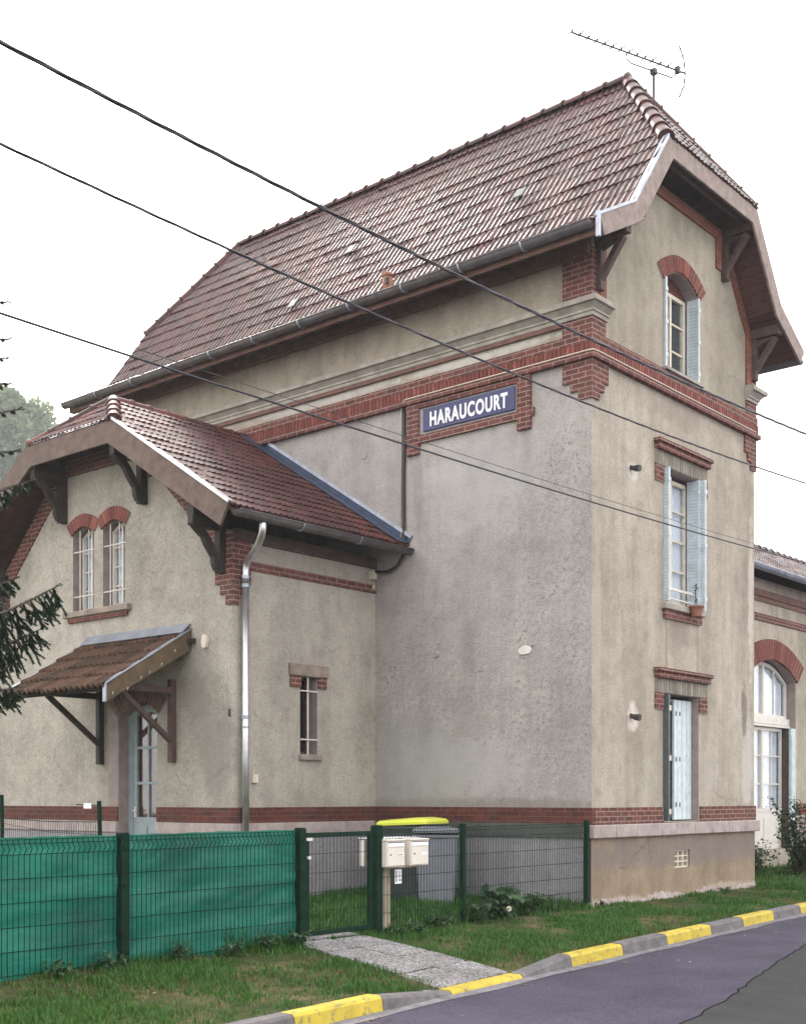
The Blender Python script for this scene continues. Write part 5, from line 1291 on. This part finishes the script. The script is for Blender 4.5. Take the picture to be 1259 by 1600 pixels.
def vnoise(x, y, s, seed):
    out = np.zeros(len(x))
    for i in range(len(x)): out[i] = mn.noise((x[i]*s+seed, y[i]*s, seed*.37))
    return out
def grass_patch(name, region, n, hmin, hmax, label, sel=None, seed=0, w=.006, mat='grass', dryness=0, joints=False):
    x = rng.uniform(region[0], region[1], n); y = rng.uniform(region[2], region[3], n)
    keep = np.ones(n, bool); keep &= x < (1.93-.078*y-.16)
    # stay off the path and out of the buildings
    f = (x+.55)/(kx(-5.5)-.155+.55); yn = -5.62+(-6.15+5.62)*f; yf = -4.55+(-4.97+4.55)*f
    wob = vnoise(x, y, 3.0, 2.2)*.16; keep &= ~((x > -.55) & (y > yn+.03+np.abs(wob)) & (y < yf-.03-np.abs(wob)))
    keep &= ~((x < .02) & (y > -.03)) | ((y > 5.2) & (x > XW))
    keep &= ~((x < XA+.03) & (y > YA-.03) & (y < 0))
    if joints:   # only in the joints between the path slabs
        gg = (y-yn)/(yf-yn); ff = (f*5) % 1.0
        near = (np.abs(gg-.5) < .022) | ((np.minimum(ff, 1-ff) < .035) & (f < .9))
        keep = (x > -.2) & (gg > .02) & (gg < .98) & (f < .97) & near & (vnoise(x, y, 2.1, 7.7) > -.05)
    if sel is not None: keep &= sel(x, y)
    x = x[keep]; y = y[keep]
    nn = vnoise(x, y, 1.3, seed+1.7); n2 = vnoise(x, y, 5, seed+9.1)
    k2 = rng.random(len(x)) < np.clip(.62+nn*1.1+n2*.8, .06, 1); x, y, nn, n2 = x[k2], y[k2], nn[k2], n2[k2]
    z = np.array([gz(a, b_) for a, b_ in zip(x, y)])
    N = len(x); h = rng.uniform(hmin, hmax, N)*(1+.9*np.clip(nn+n2*.6, -.5, .8)); 
    # taller along the fence foot
    h *= 1+.9*np.exp(-(x/.16)**2)*(y < 0)
    a = rng.uniform(0, math.tau, N); lean = rng.uniform(.1, .9, N)*h
    ww = rng.uniform(.6, 1.4, N)*w
    dx, dy = np.cos(a), np.sin(a); px_, py_ = -dy, dx
    V = np.zeros((N, 5, 3))
    V[:, 0] = np.stack([x-px_*ww, y-py_*ww, z-.01], 1); V[:, 1] = np.stack([x+px_*ww, y+py_*ww, z-.01], 1)
    mxx, myy = x+dx*lean*.35, y+dy*lean*.35
    V[:, 2] = np.stack([mxx-px_*ww*.8, myy-py_*ww*.8, z+h*.6], 1); V[:, 3] = np.stack([mxx+px_*ww*.8, myy+py_*ww*.8, z+h*.6], 1)
    V[:, 4] = np.stack([x+dx*lean, y+dy*lean, z+h], 1)
    base = (np.arange(N)*5)[:, None]
    F = np.stack([base+np.array([[0, 1, 3]]), base+np.array([[0, 3, 2]]), base+np.array([[2, 3, 4]])], 1).reshape(-1, 3)
    rn = np.clip(rng.random(N)*.75+np.clip(-n2*.5-nn*.5+dryness, 0, .6), 0, 1)
    o = npmesh(name, V.reshape(-1, 3), F, M[mat], np.repeat(rn, 3), 0)
    kind(o, 'stuff', label, 'grass'); return o
grass_patch('grass', (-.4, 2.75, -11, 9), 150000, .018, .058, 'rough green grass of the verge between the fence and the kerb', seed=3, w=.0048)
grass_patch('grass', (-.4, 2.75, -11, 9), 60000, .012, .035, 'dry brown grass tufts in the verge', seed=11, w=.0042, mat='grass_dry', sel=lambda x, y: vnoise(x, y, .9, 4.2)+(x/2.4-.5)*.6 > -.02)
lt = MB()
for i in range(420):
    y = random.uniform(-10, 8); x = random.uniform(.1, kx(y)+.9) if random.random() < .7 else kx(y)+random.uniform(.03, .35)
    if -6.3 < y < -4.4 and random.random() < .6: continue
    z = (gz(x, y)+.02 if x < kx(y)-.15 else (kz(y)+.004 if x < kx(y) else rz(x, y)+.008)); a = random.random()*math.tau; L = random.uniform(.012, .03); lt.cr = random.random()
    d = Vector((math.cos(a), math.sin(a), random.uniform(-.1, .25))); s_ = Vector((-math.sin(a), math.cos(a), random.uniform(-.2, .2)))
    p_ = Vector((x, y, z)); lt.add([p_-d*L, p_+s_*L*.5, p_+d*L, p_-s_*L*.5], [(0, 1, 2), (0, 2, 3)])
kind(lt.build('fallen_leaves', leafmat('dead_leaves', (.06, .035, .015), (.14, .09, .035), (.30, .22, .10), .1)), 'stuff', 'scattered dead leaves and grit along kerb and verge', 'leaves')
grass_patch('path_moss', (-.2, 2.2, -6.3, -4.4), 60000, .006, .022, 'short moss and grass in the joints of the slab path', seed=21, w=.006, joints=True)
grass_patch('grass', (-4.2, 0, -6.6, 0), 38000, .04, .13, 'long lawn grass inside the garden fence', seed=6, w=.007, sel=lambda x, y: y < 0)
grass_patch('grass', (-2, 1.4, 5.1, 13), 22000, .04, .12, 'long grass in front of the low wing', seed=8, w=.007)

def weed(loc, h, spread, nst, L, w, label, name='weed_plant', mat='weed', cat='plant', group=None, wide=1.0):
    t = thing(name, label, cat, loc, 0, group)
    st = MB(); lf = MB()
    for i in range(nst):
        a = random.random()*math.tau; d = Vector((math.cos(a), math.sin(a), 0)); hh = h*random.uniform(.5, 1); sp = spread*random.uniform(.2, 1)
        pts = [Vector((0, 0, 0))+d*.02, d*sp*.45+Vector((0, 0, hh*.6)), d*sp+Vector((0, 0, hh))]
        st.tube(pts, [.006, .005, .003], 5)
        for k in range(random.randint(3, 6)):
            f = random.uniform(.35, 1); p_ = pts[0].lerp(pts[1], f*2) if f < .5 else pts[1].lerp(pts[2], f*2-1)
            lf.cr = random.random(); leaf(lf, p_, (d+rdir(-.3, .8)*1.1), L*random.uniform(.6, 1.2), w*random.uniform(.7, 1.2)*wide, .35)
    st.build('stem', M[mat], t); lf.build('leaves', M[mat], t, smooth=False); return t
weed((-.02, -2.05, .05), .40, .28, 26, .15, .12, 'large leafy weed with broad leaves at the foot of the bare fence', wide=1.1)
weed((.12, -2.62, .05), .28, .16, 14, .12, .09, 'smaller broad leaved weed right of the thin fence post')
weed((-.05, -1.45, .05), .30, .22, 16, .11, .08, 'leafy weed between the big weed and the tower corner')
weed((-.25, -.75, .05), .26, .22, 14, .10, .06, 'low weed close to the tower corner inside the fence')
weed((.14, -3.45, .05), .20, .20, 18, .08, .05, 'dark low weed just right of the letterbox post')
weed((.22, -3.95, .04), .14, .18, 16, .07, .045, 'grey green low weed in front of the letterbox post')
weed((.18, -4.35, .04), .12, .12, 12, .06, .04, 'small weed at the foot of the gate post')
for i, (y, lab) in enumerate(((-6.15, 'low thistly weed under the right end of the green cloth'), (-6.65, 'ragged weed midway along the right green cloth panel'), (-7.25, 'grey leaved weed left of the midway one under the right cloth panel'), (-8.05, 'low weed left of the near fence post'), (-8.6, 'straggly weed at the left end of the green cloth fence'), (-5.75, 'tallest thin weed beside the gate under the green cloth'))):
    weed((.13, y, .05), random.uniform(.14, .24), .16, 14, .07, .04, lab)
weed((.05, .15, .04), .10, .12, 10, .06, .04, 'tiny weed at the foot of the tower corner')
weed((.20, 3.6, .04), .12, .16, 12, .06, .04, 'dark small weed by the right part of the street plinth')
dn = thing('dandelion', 'white dandelion clock on a thin stem in front of the bare fence', 'flower', (.25, -2.3, .03))
b = MB(); b.tube([(0, 0, 0), (.01, 0, .16)], .004, 5); b.build('stem', M['weed'], dn)
b = MB(); c0 = Vector((.01, 0, .18))
for i in range(160): b.cr = 1; d = rdir(-1, 1); s_ = d.orthogonal()*.005; b.add([c0, c0+d*.03+s_, c0+d*.034, c0+d*.03-s_], [(0, 1, 2, 3)])
b.build('seed_head', M['puff'], dn)

# rose bush and shrubs by the wing
rb_ = thing('rose_bush', 'tall dark rose bush with a few red blooms before the arched wing door', 'shrub', (-.55, 8.3, .05))
st = MB(); lf = MB(); fl = []
for i in range(16):
    a = random.random()*math.tau; sp = random.uniform(.1, .55); hh = random.uniform(.7, 1.55); d = Vector((math.cos(a), math.sin(a), 0))
    pts = [d*.05, d*sp*.5+Vector((0, 0, hh*.55)), d*sp+Vector((0, 0, hh))]; st.tube(pts, [.014, .010, .005], 5)
    for k in range(120):
        f = random.uniform(.08, 1); p_ = pts[0].lerp(pts[1], f*2) if f < .5 else pts[1].lerp(pts[2], f*2-1)
        lf.cr = random.random(); leaf(lf, p_+rdir(-.5, .5)*random.uniform(0, .14), rdir(-.4, .9), random.uniform(.06, .11), random.uniform(.045, .07), .3)
st.build('stem', M['bark'], rb_); lf.build('leaves', M['rose_leaf'], rb_)
for (x, y, z) in ((.12, -.1, 1.22), (.35, .25, 1.22), (-.1, .4, .98)):
    b = MB()
    for k in range(14): b.cr = random.random(); d = rdir(-.1, 1); leaf(b, Vector((x, y, z)), d, .055, .05, .2, .4)
    b.build('bloom', M['red_rose'], rb_)
for i, (x, y, h, lab) in enumerate(((-.9, 9.9, .9, 'dark leafy shrub right of the rose bush by the wing'), (-1.1, 7.2, .7, 'low dark shrub tucked behind the tower corner'), (-.3, 11.2, .8, 'bushy dark shrub at the right edge before the wing'))):
    t = thing('garden_shrub', lab, 'shrub', (x, y, .05)); st = MB(); lf = MB()
    for k in range(18):
        d = rdir(.2, 1); st.tube([(0, 0, 0), d*h*.6, d*h*.9+Vector((0, 0, .1))], [.01, .007, .004], 4)
        for q_ in range(90): lf.cr = random.random(); leaf(lf, d*h*random.uniform(.25, 1)+rdir(-1, 1)*.12, rdir(-.3, .9), random.uniform(.06, .1), .045, .3)
    st.build('stem', M['bark'], t); lf.build('leaves', M['rose_leaf'], t)

# ------------------------------------------------------------------ spruce at the left, its trunk outside the frame
SP = Vector((-1.82, -8.78, .05))
sp = thing('spruce_tree', 'dark green spruce whose branch tips reach in from the left edge', 'tree', SP)
b = MB(); b.tube([(0, 0, -.1), (.02, 0, 3), (0, .03, 6), (0, 0, 10.2)], [.17, .13, .085, .02], 10); b.build('trunk', M['bark'], sp, smooth=True)
wood = MB(); NV = []; NR = []
def needles(p0, p1, n, L):
    d = (p1-p0); dn_ = d.normalized(); o1 = dn_.orthogonal().normalized(); o2 = dn_.cross(o1)
    for i in range(n):
        t = random.random(); a = random.random()*math.tau; r_ = o1*math.cos(a)+o2*math.sin(a)
        p_ = p0+d*t; e = p_+(r_*.8+dn_*.75).normalized()*L*random.uniform(.7, 1.1); s_ = dn_.cross(r_)*.0052
        NV.append((p_-s_, p_+s_, e)); NR.append(random.random())
def spruce_branch(o, tip, nt, Lt, droop):
    o = Vector(o); tip = Vector(tip); mid = o.lerp(tip, .5)+Vector((0, 0, -.12*(tip-o).length)); pts = []
    for i in range(9): t = i/8; pts.append(o*(1-t)**2+mid*2*t*(1-t)+tip*t*t)
    wood.tube(pts, [.022*(1-i/9)+.004 for i in range(9)], 5)
    for i in range(nt):
        t = .18+.82*(i+.5)/nt; k = min(7, int(t*8)); p0 = pts[k].lerp(pts[k+1], t*8-k); ax = (pts[k+1]-pts[k]).normalized(); sd_ = ax.cross(Vector((0, 0, 1))).normalized()*(1 if i % 2 else -1)
        L = Lt*(1.15-t*.75)*random.uniform(.75, 1.15)
        dirn = (ax*.55+sd_*random.uniform(.25, .9)+Vector((0, 0, -droop*random.uniform(.6, 1.3)))).normalized()
        p1 = p0+dirn*L*.6; p2 = p1+(dirn+Vector((0, 0, -.35))).normalized()*L*.4
        wood.tube([p0, p1, p2], [.004, .003, .002], 4, cap=False)
        needles(p0, p1, int(L*620), .030); needles(p1, p2, int(L*560), .030)
        for q_ in range(4):
            f = random.uniform(.2, .95); a_ = p0.lerp(p1, f); e_ = a_+(dirn+rdir(-.8, .2)*.8).normalized()*L*.38; needles(a_, e_, int(L*330), .027)
    needles(pts[5], pts[8], 200, .026)
    for s_ in (-1, 1): sdv = (pts[8]-pts[7]).normalized(); needles(pts[8], pts[8]+(sdv+s_*sdv.cross(Vector((0, 0, 1)))*.5).normalized()*.07, 40, .018)
def pxo(px, py, Z=11.5):  # a branch tip as an offset from the trunk
    d = VF*Z+VR*((px-629.5)/FPX*Z); return Vector((CAM.x+d.x, CAM.y+d.y, CAM.z+(1244.5-py)/FPX*Z))-SP
for (px, py, ho, Z, nt, Lt, dr_) in ((86, 918, 3.05, 11.4, 30, .62, 1.0), (60, 985, 2.75, 11.55, 26, .55, 1.1), (22, 1075, 2.5, 11.3, 22, .5, 1.0), (20, 905, 3.4, 11.8, 18, .35, .8), (45, 752, 4.3, 11.6, 16, .24, .7),
      (12, 775, 4.15, 11.7, 14, .24, .8), (26, 640, 5.1, 11.5, 8, .12, .4), (22, 705, 4.8, 11.6, 8, .12, .4), (10, 530, 5.9, 11.5, 8, .12, .4), (8, 472, 6.2, 11.5, 8, .12, .4), (6, 560, 5.7, 11.6, 8, .1, .4), (12, 600, 5.5, 11.5, 10, .15, .5)):
    spruce_branch((0, 0, ho), pxo(px, py, Z), nt, Lt, dr_)
vr2 = Vector((VR.x, VR.y, 0))
cnt = 0
while cnt < 74:
    z = random.uniform(2.3, 9.8); a = random.random()*math.tau; rad = 1.9*(1-(z-2)/8.6)+.15; d = Vector((math.cos(a), math.sin(a), 0))
    if (d*rad).dot(vr2) > .30: continue
    spruce_branch((0, 0, z), d*rad+Vector((0, 0, z-.1-.15*rad)), 16, .42, .7); cnt += 1
wood.build('branch', M['bark'], sp)
V = np.array([[tuple(q) for q in t3] for t3 in NV]).reshape(-1, 3); F = np.arange(len(V)).reshape(-1, 3)
o = npmesh('needles', V, F, M['spruce'], np.array(NR), 0); o.parent = sp

# ------------------------------------------------------------------ far hillside tree, left behind the house
def hill():
    b = MB(); c0 = CAM+VF*205+VR*(-92); n = 40; vv = []
    for i in range(n+1):
        for k in range(n+1):
            x = (i/n-.5)*200; y = (k/n-.5)*200; r2 = (x/58)**2+(y/60)**2
            vv.append((c0.x+x*VR.x+y*VF.x, c0.y+x*VR.y+y*VF.y, 40*math.exp(-r2)-2.0+.8*mn.noise((x*.1, y*.1, 0))))
    b.add(vv, [(i*(n+1)+k, (i+1)*(n+1)+k, (i+1)*(n+1)+k+1, i*(n+1)+k+1) for i in range(n) for k in range(n)])
    kind(b.build('hill', gm.m, smooth=True), 'structure'); return c0
hill()
def broad_tree(px, Z, ztop, rad, zbase, label, n=5200, seed=1, ls=.8):
    d = VF*Z+VR*((px-629.5)/FPX*Z); base = Vector((CAM.x+d.x, CAM.y+d.y, zbase)); t = thing('broadleaf_tree', label, 'tree', base, group='hazy trees behind the house'); H = ztop-zbase
    random.seed(seed); w = MB(); w.tube([(0, 0, -1), (.1, 0, H*.4), (0, .1, H*.85)], [rad*.08, rad*.055, .04], 8)
    cl_ = []
    for i in range(34):
        dd = rdir(-.6, 1); p_ = Vector((dd.x*rad, dd.y*rad, H*.62+dd.z*H*.36))*1.0; p_ = Vector((p_.x*random.uniform(.35, 1), p_.y*random.uniform(.35, 1), p_.z)); cl_.append((p_, rad*random.uniform(.16, .34)))
        w.tube([(0, 0, H*.35), Vector((0, 0, H*.45)).lerp(p_, .6), p_], [.12, .07, .02], 5)
    w.build('trunk', M['bark'], t)
    rs = np.random.default_rng(seed); ci = rs.integers(0, len(cl_), n); C0 = np.array([tuple(cl_[i][0]) for i in ci]); Rr = np.array([cl_[i][1] for i in ci])
    dd = rs.normal(size=(n, 3)); dd /= np.linalg.norm(dd, axis=1)[:, None]; P = C0+dd*(Rr*rs.random(n)**.5)[:, None]
    a = rs.normal(size=(n, 3)); a /= np.linalg.norm(a, axis=1)[:, None]; c_ = np.cross(a, rs.normal(size=(n, 3))); c_ /= np.linalg.norm(c_, axis=1)[:, None]
    s = ls*rs.uniform(.5, 1.2, n)[:, None]
    V = np.stack([P-a*s*.5, P+c_*s*.3, P+a*s*.5, P-c_*s*.3], 1).reshape(-1, 3); F = np.arange(len(V)).reshape(-1, 4)
    o = npmesh('crown', V, F, M['treeleaf'], rs.random(n), 0, 4); o.parent = t
broad_tree(2, 160, 53, 9.0, 24, 'pale hazy tree rising beyond the annex roof at the left edge', 30000, 2)
broad_tree(62, 172, 48.5, 6.6, 22, 'smaller pale tree to the right of the hazy one, nearer the roof edge', 16000, 5)
broad_tree(-60, 165, 52, 10, 24, 'hazy tree mostly cut off by the left frame edge', 12000, 9)

# ------------------------------------------------------------------ haze
HZ = True
if HZ:
    b = MB(); b.box(-330, 70, -70, 330, -3.0, 64.0)
    hm = bpy.data.materials.new('morning_haze'); hm.use_nodes = True; t = hm.node_tree; t.nodes.clear()
    o_ = t.nodes.new('ShaderNodeOutputMaterial'); v = t.nodes.new('ShaderNodeVolumePrincipled'); v.inputs['Density'].default_value = .0007; v.inputs['Color'].default_value = (.93, .96, 1, 1); v.inputs['Anisotropy'].default_value = .3
    t.links.new(v.outputs[0], o_.inputs['Volume'])
    kind(b.build('haze', hm), 'stuff')
